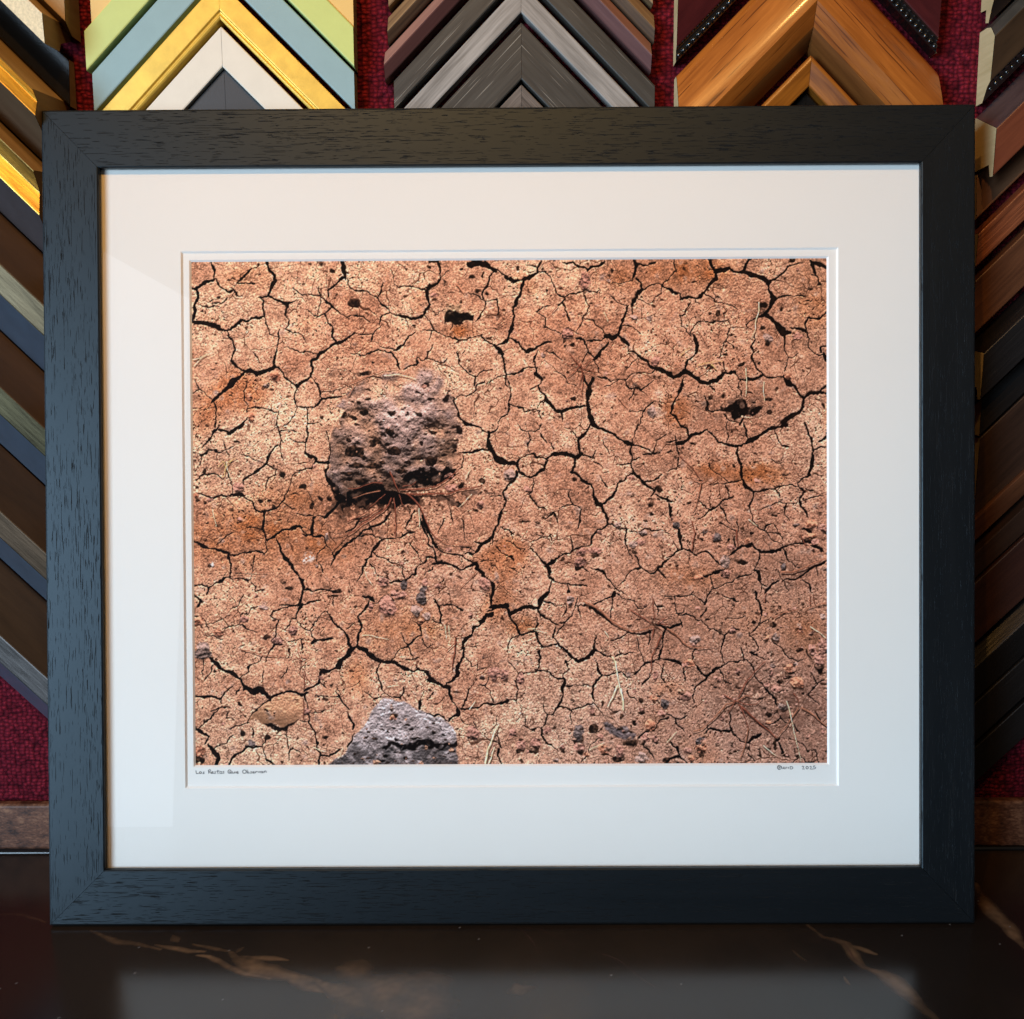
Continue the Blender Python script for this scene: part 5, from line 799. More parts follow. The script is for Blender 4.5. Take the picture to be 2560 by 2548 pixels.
# ------------------------------------------------------------------ the framed picture, leaning back against the samples
PHI, D0, FW, FH = .13182, .14806, .747, .65657
FO = np.array([0., -D0, .002]); FU = np.array([1., 0, 0]); FV = np.array([0, math.sin(PHI), math.cos(PHI)]); FN = np.array([0, -math.cos(PHI), math.sin(PHI)])
def fp(u, v, n=0.0): return FO+FU*u+FV*v+FN*n
def on_frame(px, py, n=0.0):
    d = ray(px, py); o = FO+FN*n; t = ((o-CAM)@FN)/(d@FN); p = CAM+t*d-o; return p@FU, p@FV
def rect_px(tl, tr, br, bl, n):
    a, b, c, d = (on_frame(*q, n) for q in (tl, tr, br, bl))
    return (a[0]+d[0])/2, (b[0]+c[0])/2, (c[1]+d[1])/2, (a[1]+b[1])/2     # u0, u1, v0, v1
picture = empty('framed_picture', (0, -D0, 0))
tag(picture, 'black wood frame leaning on the counter, with a cracked earth photograph in white mats', 'framed picture')
OUT = (-FW/2, FW/2, 0.0, FH)
OPEN = rect_px((248, 421), (2302, 405), (2305, 2168), (259, 2176), 0)
LIP, GL, MAT1, MAT2, PRN = -.0050, -.0051, -.0070, -.0086, -.0102
fwood = frame_wood()
def rail(side):
    u0, u1, v0, v1 = OUT; a0, a1, b0, b1 = OPEN
    w = {'l': a0-u0, 'r': u1-a1, 'b': b0-v0, 't': v1-b1}[side]
    prof = [(0, -.030), (0, -.0014), (.0005, -.0004), (.0016, 0), (w-.0012, 0), (w-.0004, -.0004), (w, -.0012), (w, LIP), (w-.006, LIP), (w-.006, -.030)]
    L = (u1-u0) if side in 'tb' else (v1-v0)
    fr = {'l': a0-u0, 'r': u1-a1, 'b': b0-v0, 't': v1-b1}
    e0, e1 = (fr['l'], fr['r']) if side in 'tb' else (fr['b'], fr['t'])
    vs, fs, uv = [], [], []
    n = len(prof)
    for s, n_ in prof:
        k = s/w; g = .00015
        for t in (e0*k+g, L-e1*k-g):
            if side == 'l': p = fp(u0+s, v0+t, n_)
            elif side == 'r': p = fp(u1-s, v0+t, n_)
            elif side == 'b': p = fp(u0+t, v0+s, n_)
            else: p = fp(u0+t, v1-s, n_)
            vs.append(p)
    off = {'l': 0, 'r': 3.1, 'b': 5.3, 't': 8.7}[side]
    arc = [0]
    for i in range(1, n): arc.append(arc[-1]+math.hypot(prof[i][0]-prof[i-1][0], prof[i][1]-prof[i-1][1]))
    for i in range(n):
        j = (i+1) % n
        q = (2*i, 2*i+1, 2*j+1, 2*j)
        aj = arc[j] if j else arc[-1]+w
        ts = (e0*prof[i][0]/w, L-e1*prof[i][0]/w, L-e1*prof[j][0]/w, e0*prof[j][0]/w); ss = (arc[i], arc[i], aj, aj)
        pq = [(off+t, off*.37+s) for t, s in zip(ts, ss)]
        if side in 'lb': q = q[::-1]; pq = pq[::-1]
        if side in 'lr': q = q[::1]
        fs.append(q); uv += pq
    for e in (0, 1):
        q = tuple(2*i+e for i in range(n)); fs.append(q if e else q[::-1]); uv += [(off, off)]*n
    o = mesh('frame_rail', vs, fs, fwood, picture, uvs=uv)
    bm_fix(o); return o
def bm_fix(o):
    import bmesh
    b = bmesh.new(); b.from_mesh(o.data); bmesh.ops.recalc_face_normals(b, faces=b.faces[:]); b.to_mesh(o.data); b.free()
for s in 'tblr': rail(s)

def board(name, outer, inner, nf, th, mat_face, mat_core, bev):
    """a mat: a flat board with a window cut at 45 degrees"""
    u0, u1, v0, v1 = outer; a0, a1, b0, b1 = inner
    R = [(u0, u1, v0, v1, nf), (a0-bev, a1+bev, b0-bev, b1+bev, nf), (a0, a1, b0, b1, nf-th), (u0, u1, v0, v1, nf-th)]
    vs, fs, fm = [], [], []
    for x0, x1, y0, y1, n_ in R: vs += [fp(x0, y0, n_), fp(x1, y0, n_), fp(x1, y1, n_), fp(x0, y1, n_)]
    for r in range(4):
        for i in range(4):
            a, b = r*4+i, r*4+(i+1) % 4; c, d = ((r+1) % 4)*4+(i+1) % 4, ((r+1) % 4)*4+i
            fs.append((a, b, c, d)); fm.append(1 if r == 1 else 0)
    o = mesh(name, vs, fs, [mat_face, mat_core], picture, fm); bm_fix(o); return o
white = mat_board('white_mat_board', (.80, .775, .73)); core = mat_board('mat_core', (.92, .91, .885)); white2 = mat_board('white_inner_mat_board', (.81, .79, .75))
back_rect = (OPEN[0]-.004, OPEN[1]+.004, OPEN[2]-.004, OPEN[3]+.004)
W1 = rect_px((459.5, 633.0), (2090.0, 625.5), (2091.5, 1960.0), (467.0, 1966.0), MAT2)
W2 = rect_px((481.0, 655.0), (2066.0, 646.5), (2068.0, 1907.0), (487.0, 1913.5), PRN)
board('outer_mat', back_rect, W1, MAT1, MAT1-MAT2, white, core, .0014)
inner_mat = board('inner_mat', (W1[0]-.02, W1[1]+.02, W1[2]-.02, W1[3]+.02), W2, MAT2-.00005, MAT2-PRN-.0001, white2, core, .0014)
u0, u1, v0, v1 = back_rect
gv = [fp(a, b, n_) for n_ in (GL, GL-.0018) for a, b in ((u0, v0), (u1, v0), (u1, v1), (u0, v1))]
mesh('glass', [fp(u0, v0, GL), fp(u1, v0, GL), fp(u1, v1, GL), fp(u0, v1, GL)], [(0, 1, 2, 3)], glass_mat(), picture)
kraft = paint('kraft_backing', (.30, .22, .14), .9, .1)
bv = [fp(a, b, n_) for n_ in (PRN-.0010, PRN-.0050) for a, b in ((u0, v0), (u1, v0), (u1, v1), (u0, v1))]
mesh('backing_board', bv, [(0, 1, 2, 3), (7, 6, 5, 4), (0, 4, 5, 1), (1, 5, 6, 2), (2, 6, 7, 3), (3, 7, 4, 0)], kraft, picture)

def photo_print():
    col = print_colours()/255.0
    lin = np.where(col <= .04045, col/12.92, ((col+.055)/1.055)**2.4)
    lin = np.clip(lin*PRINT_GAIN, .002, .9)
    m = .003                                         # the sheet runs on a little under the mat
    U = W2[0]+(np.arange(PNX)+.5)/PNX*(W2[1]-W2[0]); V_ = W2[3]-(np.arange(PNY)+.5)/PNY*(W2[3]-W2[2])
    U[0] -= m; U[-1] += m; V_[0] += m; V_[-1] -= m
    uu, vv = np.meshgrid(U, V_)
    P = fp(0, 0, PRN)[None, None]+uu[..., None]*FU+vv[..., None]*FV
    idx = np.arange(PNX*PNY).reshape(PNY, PNX)
    q = np.stack([idx[1:, :-1], idx[1:, 1:], idx[:-1, 1:], idx[:-1, :-1]], -1).reshape(-1, 4)
    me = bpy.data.meshes.new('photo_print'); fill_mesh(me, P.reshape(-1, 3), q)
    ca = me.color_attributes.new('ink', 'FLOAT_COLOR', 'POINT')
    buf = np.ones((PNX*PNY, 4), np.float32); buf[:, :3] = lin.reshape(-1, 3); ca.data.foreach_set('color', buf.ravel())
    mt, nt, b, a = attr_mat('printed_photograph', 'ink', .6, .04); me.materials.append(mt)
    o = bpy.data.objects.new('photo_print', me); C.objects.link(o); o.parent = picture; o.matrix_parent_inverse = Matrix.Translation(picture.location).inverted()
PRINT_GAIN = np.array([1.13, 1.07, 1.04])
photo_print()

# handwriting on the inner mat, pen strokes as thin ribbons of ink
ink = paint('pen_ink', (.010, .016, .024), .6, .3)
def circ(cx, cy, rx, ry, a0=0, a1=360, n=14):
    return [(cx+rx*math.cos(math.radians(a0+(a1-a0)*i/n)), cy-ry*math.sin(math.radians(a0+(a1-a0)*i/n))) for i in range(n+1)]
TITLE = [[(172, 232), (178, 268), (183, 303), (235, 298)], circ(272, 280, 24, 21, 90, 450), [(360, 262), (337, 267), (335, 279), (357, 288), (354, 302), (318, 303)],
 [(452, 225), (455, 300)], [(440, 240), (470, 212), (498, 222), (495, 245), (457, 262), (485, 278), (520, 300)], [(517, 280), (555, 272), (548, 255), (526, 258), (515, 280), (530, 299), (565, 294)],
 [(610, 255), (582, 262), (600, 277), (607, 292), (570, 303)], [(655, 220), (653, 260), (656, 298), (672, 303)], [(628, 250), (692, 243)], circ(722, 278, 24, 23, 90, 450), [(795, 250), (764, 258), (785, 272), (794, 288), (755, 298)],
 circ(912, 258, 36, 40, 80, 440), [(905, 255), (925, 275), (945, 288), (965, 298)], [(975, 250), (974, 280), (990, 298), (1012, 290), (1028, 268), (1030, 250), (1034, 296)], [(1062, 281), (1105, 272), (1095, 252), (1070, 258), (1062, 284), (1080, 299), (1112, 292)],
 circ(1238, 258, 40, 39, 90, 450), [(1300, 215), (1298, 255), (1301, 290), (1328, 298), (1345, 280), (1328, 263), (1302, 275)], [(1400, 252), (1374, 261), (1392, 275), (1398, 290), (1362, 296)], [(1422, 278), (1455, 268), (1445, 252), (1427, 259), (1420, 283), (1440, 295), (1470, 285)],
 [(1480, 255), (1485, 292)], [(1485, 272), (1503, 251), (1525, 252)], [(1535, 250), (1555, 285), (1575, 245)], circ(1615, 268, 23, 19, 40, 400), [(1638, 250), (1643, 283), (1656, 288)], [(1668, 250), (1672, 287)], [(1672, 266), (1695, 236), (1711, 245), (1718, 282)]]
SIGN = [circ(262, 280, 36, 44, 95, 265), [(262, 220), (264, 275), (267, 335)], [(262, 236), (300, 242), (330, 266), (334, 285), (315, 313), (267, 325)], [(270, 272), (325, 270)], [(350, 320), (378, 262), (402, 322)], [(362, 300), (396, 298)], [(408, 262), (430, 318), (455, 262)], [(488, 265), (488, 310)],
 [(533, 262), (535, 318), (575, 317), (605, 292), (590, 267), (530, 259)], [(820, 262), (845, 245), (866, 262), (850, 290), (828, 318), (888, 315)], circ(945, 285, 28, 31, 90, 450), [(1008, 262), (1030, 250), (1048, 264), (1035, 290), (1010, 318), (1075, 318)], [(1138, 240), (1096, 245), (1089, 276), (1125, 268), (1155, 285), (1140, 308), (1075, 318)]]
def strokes(name, lines, ox, oy, sc, width):
    vs, fs = [], []
    n_ = MAT2+.00012
    for ln in lines:
        P = [np.array(on_frame(ox+x/sc, oy+y/sc, n_)) for x, y in ln]
        k0 = len(vs)
        for i, p in enumerate(P):
            d = P[min(i+1, len(P)-1)]-P[max(i-1, 0)]; d = d/max(np.linalg.norm(d), 1e-9); q = np.array([-d[1], d[0]])*width/2
            vs += [fp(*(p+q), n_), fp(*(p-q), n_)]
        for i in range(len(P)-1): fs.append((k0+2*i, k0+2*i+1, k0+2*i+3, k0+2*i+2))
    o = mesh(name, vs, fs, ink, inner_mat)
    o.matrix_parent_inverse = inner_mat.matrix_world.inverted() if False else Matrix.Identity(4)
    return o
strokes('title_lettering', TITLE, 470, 1900, 8.782, .00050)
strokes('signature_lettering', SIGN, 1920, 1890, 9.66, .00050)

# ------------------------------------------------------------------ corner samples hung in columns on the carpet
GROUP = 'moulding corner samples hung on the burgundy carpet wall'
raw = wood('cut_raw_wood', (.50, .38, .19), (.66, .52, .29), .8, 1.0, .15, 300)
rawd = wood('cut_brown_wood', (.24, .150, .070), (.38, .25, .125), .8, 1.0, .15, 160)
def sample(label, xa, lines, mats, xl=None, xr=None, cut=None, beads=None, cat='frame sample', chamf=.0012):
    """one mitred corner. lines: (height of the line above the wall's zero where it meets the mitre, distance from the wall), outermost first"""
    zc = lines[0][0]
    root = empty('corner_sample', (xa, 0, zc)); tag(root, label, cat, GROUP)
    P = [(lines[0][0], .0008)]+list(lines)+[(lines[-1][0], .0008)]
    mats = (list(mats)+[mats[-1]]*len(lines))[:len(lines)-1]
    mm = [mats[0]]+mats+[mats[-1]]
    um = []
    for m in mm:
        if m not in um: um.append(m)
    for sgn, xe in ((-1, xl), (1, xr)):
        if xe is None: continue
        vs, fs, fm, uv = [], [], [], []
        g = .00012
        L = abs(xe-xa); n = len(P)
        arc = [0]
        for i in range(1, n): arc.append(arc[-1]+math.hypot((P[i][0]-P[i-1][0])*.707, P[i][1]-P[i-1][1]))
        for c, h in P:
            vs.append((xa+sgn*g, -h, c-g)); vs.append((xe, -h, c-L))
        off = random.random()*9
        for i in range(n-1):
            q = (2*i, 2*i+1, 2*i+3, 2*i+2); s = L*1.414
            dv0, dv1 = (P[i][0]-zc)*.707, (P[i+1][0]-zc)*.707
            pq = [(off-dv0, off+arc[i]), (off+s-dv0, off+arc[i]), (off+s-dv1, off+arc[i+1]), (off-dv1, off+arc[i+1])]
            if sgn > 0: q = q[::-1]; pq = pq[::-1]
            fs.append(q); fm.append(um.index(mm[i])); uv += pq
        q = (0, 2*n-2, 2*n-1, 1); fs.append(q if sgn < 0 else q[::-1]); fm.append(0); uv += [(0, 0)]*4
        leg = mesh('leg', vs, fs, um, root, fm, uv); bm_fix(leg)
        if not chamf:
            leg.data.polygons.foreach_set('use_smooth', [True]*len(leg.data.polygons)); leg.data.set_sharp_from_angle(angle=math.radians(40))
        if chamf:
            b = leg.modifiers.new('soft_edges', 'BEVEL'); b.width = chamf; b.segments = 2; b.limit_method = 'ANGLE'; b.angle_limit = math.radians(35); b.harden_normals = False
        # sawn end
        ev = [(xe+sgn*.0002, -max(h-.0004, .0008), c-L) for c, h in P]
        eu = [(p[1]*1.0, p[2]*1.0) for p in ev]
        ce = mesh('cut_end', ev, [tuple(range(n)) if sgn < 0 else tuple(range(n))[::-1]], cut or rawd, leg, None, eu if sgn < 0 else eu[::-1])
        ce.matrix_parent_inverse = Matrix.Identity(4)
        if beads:
            c, h, r, step, bmat = beads
            bv_, bf_ = [], []
            k = int(L/step*1.0)
            for i in range(k):
                t = (i+.5)/k*L; cx_, cz_ = xa+sgn*t, c-t
                b0 = len(bv_)
                for a in range(5):
                    ph = a*math.pi/8
                    for q in range(8):
                        th = q*math.pi/4
                        bv_.append((cx_+r*math.cos(ph)*math.cos(th), -h-r*.9*math.sin(ph), cz_+r*math.cos(ph)*math.sin(th)))
                for a in range(4):
                    for q in range(8): bf_.append((b0+a*8+q, b0+a*8+(q+1) % 8, b0+(a+1)*8+(q+1) % 8, b0+(a+1)*8+q))
            be = mesh('beading', bv_, bf_, bmat, leg, smooth=True); be.matrix_parent_inverse = Matrix.Identity(4); bm_fix(be)
    return root
def cl(xa, pts, h):                                # where lines seen at pixels meet the mitre, legs running at 45 degrees
    v = []
    for px, py in pts:
        p = on_wall(px, py, h); v.append(p[2]+abs(p[0]-xa))
    return (sum(v)/len(v), h)
def wx(px, py, h): return on_wall(px, py, h)[0]

random.seed(5)
# --- column of painted samples
XA = wx(551, 60, .019)
pal = lambda n, c, **k: paint(n, c, .42, .4, .03, **k)
sample('pale yellow painted corner sample, topmost of the coloured column', XA, [(cl(XA, [(884, 70), (229, 70)], .020)[0]+.037, .020), cl(XA, [(884, 70), (229, 70)], .020)], [pal('pale_yellow_paint', (.72, .50, .17))], wx(229, 60, .02), wx(884, 60, .02))
sample('lime green painted corner sample between the yellow and the blue one', XA, [cl(XA, [(213, 66), (884, 72)], .022), cl(XA, [(213, 171), (884, 175)], .022)], [pal('lime_paint', (.51, .61, .20))], wx(213, 120, .022), wx(884, 120, .022))
sample('dusty light blue painted corner sample below the lime green one', XA, [cl(XA, [(233, 181), (886, 178)], .018), cl(XA, [(238, 277), (486, 0), (880, 274), (611, 0)], .018)], [pal('dusty_blue_paint', (.24, .39, .42))], wx(233, 230, .018), wx(886, 230, .018))
gy = leaf_metal('brushed_gold', (.66, .42, .07), (.86, .60, .14), .48, 300)
gold_paint = paint('satin_gold_paint', (.70, .47, .075), .40, .5, .12, scale=90, metal=.35)
cg0 = cl(XA, [(245, 279), (503, 0), (860, 274), (595, 0)], .020); cg1 = cl(XA, [(551, 49), (340, 278), (771, 274)], .020)
sample('satin gold corner sample between the light blue and the white one', XA, [cg0, (cg1[0]+.0075, .020), (cg1[0]+.0065, .0185), (cg1[0]+.0045, .0185), (cg1[0]+.003, .020), (cg1[0], .019)], [gold_paint], wx(236, 330, .02), wx(887, 330, .02), chamf=.0006)
sample('plain off white corner sample inside the gold one', XA, [cl(XA, [(549, 69), (354.6, 277), (753, 274)], .018), cl(XA, [(552, 170.5), (450.6, 277), (655, 274)], .018)], [pal('off_white_paint', (.70, .68, .58))], wx(238, 400, .018), wx(888, 400, .018))
sample('flat charcoal corner sample, innermost of the coloured column', XA, [cl(XA, [(556, 181), (460, 274)], .013), (cl(XA, [(556, 181)], .013)[0]-.05, .013)], [pal('charcoal_paint', (.035, .038, .042))], XA-.105, XA+.105)

# --- column of grey and brown samples
XB = wx(1303, 60, .018)
brown_w = wood('weathered_brown', (.035, .022, .015), (.11, .068, .038), .6, 1.3, .3, 500)
brown_hi = wood('weathered_brown_pale', (.12, .075, .040), (.27, .175, .085), .55, 1.3, .3, 500)  # olive sample's tone; on the weathered one it paints the lit upper facet
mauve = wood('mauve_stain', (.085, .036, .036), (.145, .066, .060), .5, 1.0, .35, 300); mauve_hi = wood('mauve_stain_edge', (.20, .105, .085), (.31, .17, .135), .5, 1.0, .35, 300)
dgrey = wood('dark_grey_wood', (.024, .0245, .022), (.052, .052, .046), .5, 1.3, .35, 420, lines=((.20, .195, .17), .64))
lgrey = wood('silver_grey_wood', (.15, .149, .14), (.37, .365, .345), .5, 1.4, .4, 420)
brown_tx = wood('rough_brown_grey', (.06, .052, .045), (.22, .19, .165), .6, 1.6, .3, 700)
c0 = cl(XB, [(972, 18)], .018)
sample('olive brown corner sample at the very top of the grey column', XB, [(c0[0]+.028, .018), c0], [brown_hi], wx(971, 0, .018), wx(1632, 0, .018))
sample('weathered brown corner sample with a slanted edge painted lit tan, above the mauve one', XB, [cl(XB, [(969, 45), (1635, 39)], .012), cl(XB, [(970, 74), (1635, 72)], .021), cl(XB, [(972, 107), (1635, 111)], .016)], [brown_hi, brown_w], wx(970, 70, .016), wx(1635, 75, .016))
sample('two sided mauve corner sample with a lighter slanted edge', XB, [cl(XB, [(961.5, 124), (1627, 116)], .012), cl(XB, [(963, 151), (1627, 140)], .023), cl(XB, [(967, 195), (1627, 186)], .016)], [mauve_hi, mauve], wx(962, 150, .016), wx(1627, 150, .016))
sample('narrow dark grey corner sample, between the mauve and the silver grey one', XB, [cl(XB, [(985.6, 216), (1636, 197)], .018), cl(XB, [(1002, 274), (1636, 267)], .018)], [dgrey], wx(985.6, 250, .018), wx(1636.5, 240, .018))
sample('silver grey corner sample with fine streaks', XB, [cl(XB, [(1259.5, 0), (1011.7, 274), (1350, 0), (1599, 269)], .016), cl(XB, [(1301, 29), (1078, 274), (1529, 269)], .016)], [lgrey], wx(986, 320, .016), wx(1637, 320, .016))
sample('broad dark grey corner sample nested inside the silver grey one', XB, [cl(XB, [(1303.7, 56), (1107, 273), (1516, 269)], .018), cl(XB, [(1304.8, 199), (1239, 273), (1376, 269)], .018)], [dgrey], wx(986, 430, .018), wx(1637, 430, .018))
sample('small rough brown grey corner sample, innermost of the grey column', XB, [cl(XB, [(1303.7, 209.6), (1245.8, 273)], .014), (cl(XB, [(1303.7, 209.6)], .014)[0]-.045, .014)], [brown_tx], XB-.09, XB+.09)

# --- column of reddish samples
XD = wx(2032, 80, .025)
burg = wood('burgundy_lacquer', (.030, .005, .006), (.085, .014, .014), .22, .9, .5, 120, coat=.6); blk = paint('black_lacquer', (.006, .006, .006), .18, .6, coat=.5)
orange = wood('honey_oak', (.22, .060, .007), (.44, .145, .022), .33, 1.1, .5, 300, coat=.3, lines=((.12, .032, .004), .60)); orange_d = wood('honey_oak_shaded_cove', (.10, .035, .008), (.19, .070, .016), .38, 1.0, .4, 300)  # orange_d: darker copy of the oak, shade painted into the cove
orange2 = wood('golden_oak', (.15, .045, .005), (.38, .130, .014), .36, 1.3, .45, 420, coat=.15)
b0 = cl(XD, [(1690.7, 110), (2345, 104)], .020); b1 = cl(XD, [(1691.7, 128.6), (2340, 134)], .019); b2 = cl(XD, [(1688, 147), (2338, 152)], .012)
sample('glossy burgundy corner sample with a black beaded lip', XD, [(b0[0]+.095, .018), (b0[0]+.05, .026), b0, (b0[0]-.002, .017), (b1[0]-.003, .017), b2], [burg, burg, blk, blk, blk], wx(1693, 60, .020), wx(2345, 60, .018), raw, (b1[0], .018, .0024, .0040, blk))
m0 = cl(XD, [(1690.7, 186), (1872, 0), (2339, 186), (2174, 0)], .012); m1 = cl(XD, [(2030, 74.5), (1836, 266)], .0265); m2 = cl(XD, [(2031, 141)], .010)
dm = m0[0]-m1[0]
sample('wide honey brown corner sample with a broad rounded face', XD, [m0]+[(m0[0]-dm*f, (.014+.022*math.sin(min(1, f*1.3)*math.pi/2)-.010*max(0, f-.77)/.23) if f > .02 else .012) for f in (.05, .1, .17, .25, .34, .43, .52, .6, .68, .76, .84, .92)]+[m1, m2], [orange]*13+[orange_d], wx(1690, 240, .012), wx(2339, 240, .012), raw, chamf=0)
n0 = cl(XD, [(2034, 140.6), (1904, 266), (2144, 263)], .022); n1 = cl(XD, [(2032, 218.6), (1987.6, 266), (2072, 263)], .018)
sample('narrow golden oak corner sample nested under the wide rounded one', XD, [n0, (n0[0]-.004, .0235), n1], [orange2, orange2], XD-.12, XD+.12)
sample('small black corner sample, innermost of the honey brown column', XD, [(n1[0]-.003, .010), (n1[0]-.05, .010)], [blk], XD-.085, XD+.085)

# --- deep gilded samples at the left edge, only their right legs in view
XL = -.481; XE = -.3855
tan_side = wood('pale_raw_side', (.33, .215, .105), (.50, .35, .18), .7, 1.1, .2, 300)
dk_side = wood('dark_brown_side', (.030, .019, .012), (.060, .038, .022), .5, 1.0, .35, 160); mid_side = wood('brown_side', (.05, .031, .018), (.095, .060, .034), .5, .9, .35, 120)
slope_b = paint('brown_grey_satin_slope', (.050, .046, .050), .36, .5, .10, coat=.2); slope_m = paint('blue_reflection_slope', (.040, .060, .085), .34, .5, .10, coat=.25)  # slope_m: blue window reflection put into the base colour
gilt = leaf_metal('gilt_highlight_streaks', (.16, .075, .010), (.70, .46, .09), .40); gilt2 = leaf_metal('dull_gilt_highlight_streaks', (.09, .045, .012), (.42, .27, .08), .40)  # strong streak contrast paints highlights and dark areas into the gilt colours
champ = leaf_metal('champagne_leaf', (.030, .021, .010), (.115, .084, .046), .40); bronze_g = leaf_metal('greenish_bronze_leaf', (.018, .014, .006), (.070, .057, .028), .40); pale_gold = paint('grainy_pale_gold', (.50, .36, .19), .45, .5, .2, scale=500, metal=.3)
bronze = leaf_metal('dark_bronze_leaf', (.035, .023, .014), (.095, .060, .036), .42); pewter = leaf_metal('pewter_leaf', (.055, .050, .047), (.15, .135, .128), .42)
gblk = paint('black_gloss_and_shade', (.008, .007, .006), .16, .35, coat=.15)
def left(label, rows, mats, cut=None, xe=XE):
    return sample(label, XL, [cl(XL, [(px, py)], h) for px, py, h in rows], mats, None, xe, cut or rawd, chamf=.001)
left('pale tan wood corner sample in the upper left corner', [(250, -80, .03), (161, 52, .032), (158, 70, .02)], [tan_side, mid_side], xe=wx(161, 20, .032))
left('grainy pale gold corner sample with a notched sawn end', [(175, 72, .002), (107, 35, .057), (108.5, 106, .055), (145.6, 127, .027), (149.5, 108, .023), (176, 104, .001)], [tan_side, pale_gold, gblk, rawd, rawd], xe=wx(108, 70, .056))  # inner slope is coloured black for the shadow it lies in
left('wide glossy black corner sample under the pale gold one', [(60, 40, .012), (0, 95, .015)], [gblk], xe=wx(172, 200, .014))
left('bright gilt corner sample with a sawn end above the frame corner', [(174.7, 262, .002), (83.5, 225, .074), (84, 245, .066), (86, 288, .072), (0, 298, .020), (0, 300, .002)], [tan_side, gilt, gilt, mid_side, mid_side], xe=wx(174, 262, 0))
left('streaked old gold corner sample beside the top of the frame', [(0, 300, .010), (0, 346, .056), (0, 385, .046), (0, 445, .050), (0, 529, .010)], [tan_side, gilt2, gilt, slope_b])
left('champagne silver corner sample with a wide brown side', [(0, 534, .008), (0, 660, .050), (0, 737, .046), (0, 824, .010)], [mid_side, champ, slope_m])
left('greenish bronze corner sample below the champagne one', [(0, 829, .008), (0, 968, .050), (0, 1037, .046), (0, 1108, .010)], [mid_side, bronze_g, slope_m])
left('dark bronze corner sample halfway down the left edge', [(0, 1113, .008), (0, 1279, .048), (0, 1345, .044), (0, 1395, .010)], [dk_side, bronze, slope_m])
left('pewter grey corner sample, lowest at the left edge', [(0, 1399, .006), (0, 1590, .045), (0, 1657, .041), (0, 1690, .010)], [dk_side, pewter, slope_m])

# --- dark samples at the right edge, only their left legs in view
XR = .494; XF = .3985
espr = wood('espresso_wood', (.010, .006, .005), (.024, .014, .010), .35, .9, .45, 160, coat=.2); espr2 = wood('dark_walnut', (.026, .015, .008), (.060, .034, .017), .35, .9, .45, 160, coat=.2)
hil = paint('grey_highlight_edge', (.045, .042, .036), .28, .6, .2); redb = wood('red_mahogany', (.10, .025, .011), (.20, .056, .024), .38, 1.0, .45, 260, coat=.15)  # hil: grey highlight of the rounded top put into the colour
mauve_s = wood('purple_brown_side', (.040, .022, .022), (.11, .070, .066), .32, 1.2, .5, 60, coat=.3); brn = wood('warm_brown', (.075, .032, .015), (.17, .075, .034), .4, 1.0, .4, 260)  # mauve_s: broad streaks between two purple-brown tones
rusty = wood('knurled_red_brown', (.085, .024, .010), (.30, .095, .038), .4, 1.6, .5, 700, bumpd=.0012); walnut = wood('walnut', (.065, .025, .012), (.155, .063, .028), .4, 1.2, .4, 400)
ebony = wood('open_grain_black', (.006, .005, .005), (.014, .012, .011), .42, .9, .45, 420, lines=((.07, .066, .060), .72), bumpd=.0006); choc = wood('dark_chocolate', (.022, .012, .008), (.052, .027, .017), .4, 1.0, .45, 420, lines=((.09, .05, .03), .74))
maroon = wood('dark_maroon_brown', (.024, .009, .007), (.050, .019, .012), .4, 1.0, .45, 420, lines=((.10, .05, .04), .74))
def right(label, rows, mats, cut=None, beads=None, xf=XF):
    L_ = [cl(XR, [(px, py)], h) for px, py, h in rows]
    return sample(label, XR, L_, mats, xf, None, cut or raw, beads, chamf=.001)
right('espresso corner sample in the upper right corner, pale sawn end', [(2388, -110, .001), (2432, -60, .037), (2429.6, 2, .035), (2426, 35, .032), (2415, 85, .023), (2409, 121, .018), (2402, 121, .012), (2402, 90, .012), (2388, 97, .001)], [espr]*6+[raw]*2)
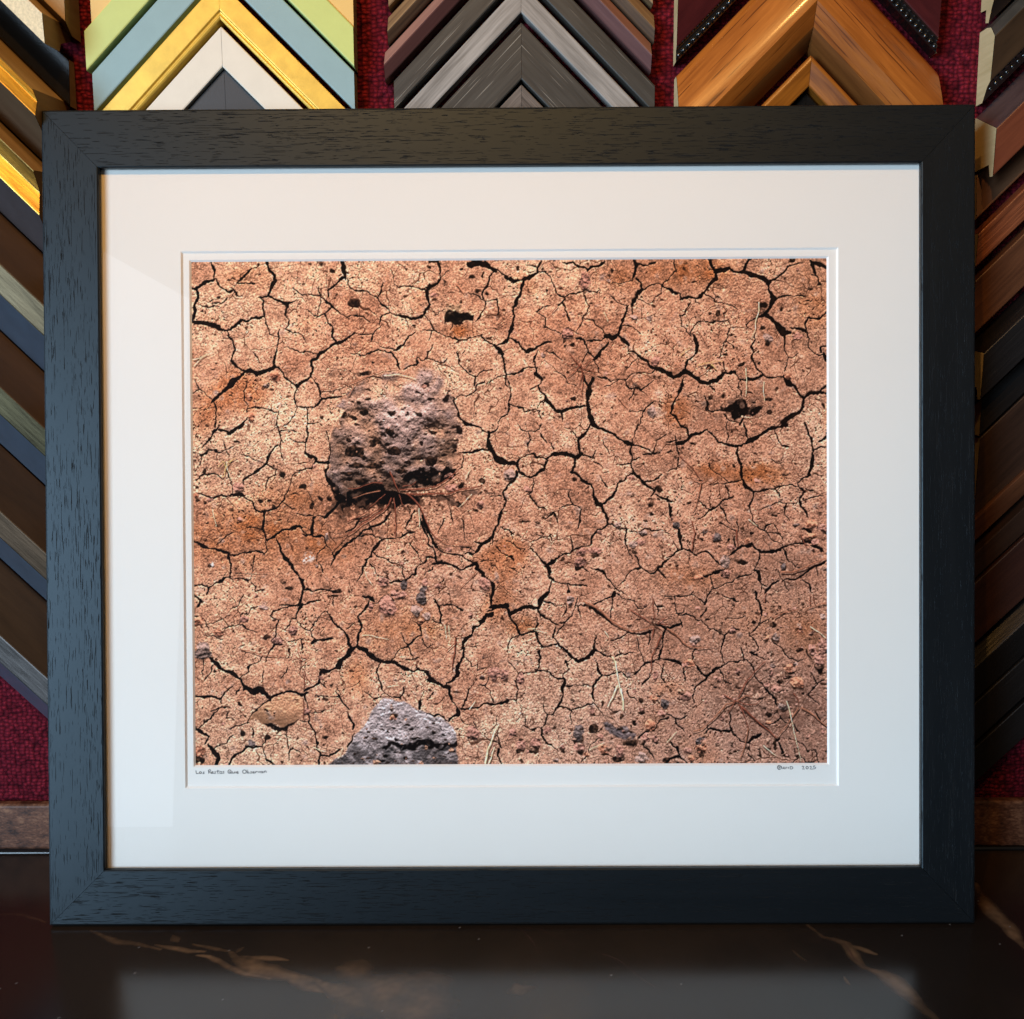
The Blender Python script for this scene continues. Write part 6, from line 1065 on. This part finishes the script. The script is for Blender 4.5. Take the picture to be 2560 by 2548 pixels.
bb = cl(XR, [(2440, 258)], .024)
right('dark walnut corner sample with rounded top and black beaded lip', [(2389, 145, .004), (2398, 141, .016), (2408, 140, .024), (2420, 157, .032), (2434, 245, .028), (2437, 250, .022), (2447, 267, .014)], [hil, hil, hil, espr2, blk, blk], None, (bb[0], .0225, .0022, .0042, blk))
right('red mahogany corner sample with a streaked purple side', [(2444, 293, .003), (2470, 342, .045), (2471, 452, .043), (2462, 456, .037), (2460, 425, .034), (2444, 427, .010)], [mauve_s, redb, redb, raw, raw])
right('flat warm brown corner sample in the shade of the red mahogany one', [(2444, 436, .010), (2444, 545, .014)], [brn])
right('knurled red brown corner sample beside the upper right frame side', [(2444, 587, .020), (2444, 664, .018)], [rusty])
right('plain walnut corner sample below the knurled red brown one', [(2444, 697, .020), (2444, 828, .016)], [walnut])
right('open grain black corner sample with a square pale sawn end', [(2444, 842, .004), (2474, 870, .045), (2475.6, 976, .043), (2467, 978, .037), (2466, 945, .034), (2444, 943, .010)], [ebony, ebony, ebony, raw, raw])
right('open grain black corner sample with a thin sliver of pale sawn end', [(2450, 1000, .008), (2453, 1000, .024), (2456, 1083, .022)], [ebony, ebony], xf=wx(2454, 1040, .024))
right('dark chocolate corner sample with flecked grain', [(2449, 1096, .020), (2444, 1284, .016)], [choc], xf=wx(2448, 1140, .020))
right('narrow brown corner sample with a lit upper edge, upper of a pair', [(2444, 1291, .022), (2444, 1347, .016)], [walnut])
right('narrow brown corner sample with a lit upper edge, lower of a pair', [(2444, 1378, .022), (2444, 1441, .016)], [choc])
right('broad maroon brown corner sample in the dark lower right', [(2444, 1452, .018), (2444, 1603, .018)], [maroon])
right('black corner sample with a grey lit ridge in the lower right', [(2444, 1612, .012), (2444, 1665, .022), (2444, 1745, .016)], [ebony, ebony])
right('flat black corner sample above the lowest one at the right edge', [(2444, 1752, .018), (2444, 1850, .018)], [ebony])
right('flat black corner sample, lowest at the right edge', [(2444, 1862, .018), (2444, 1950, .018)], [ebony])
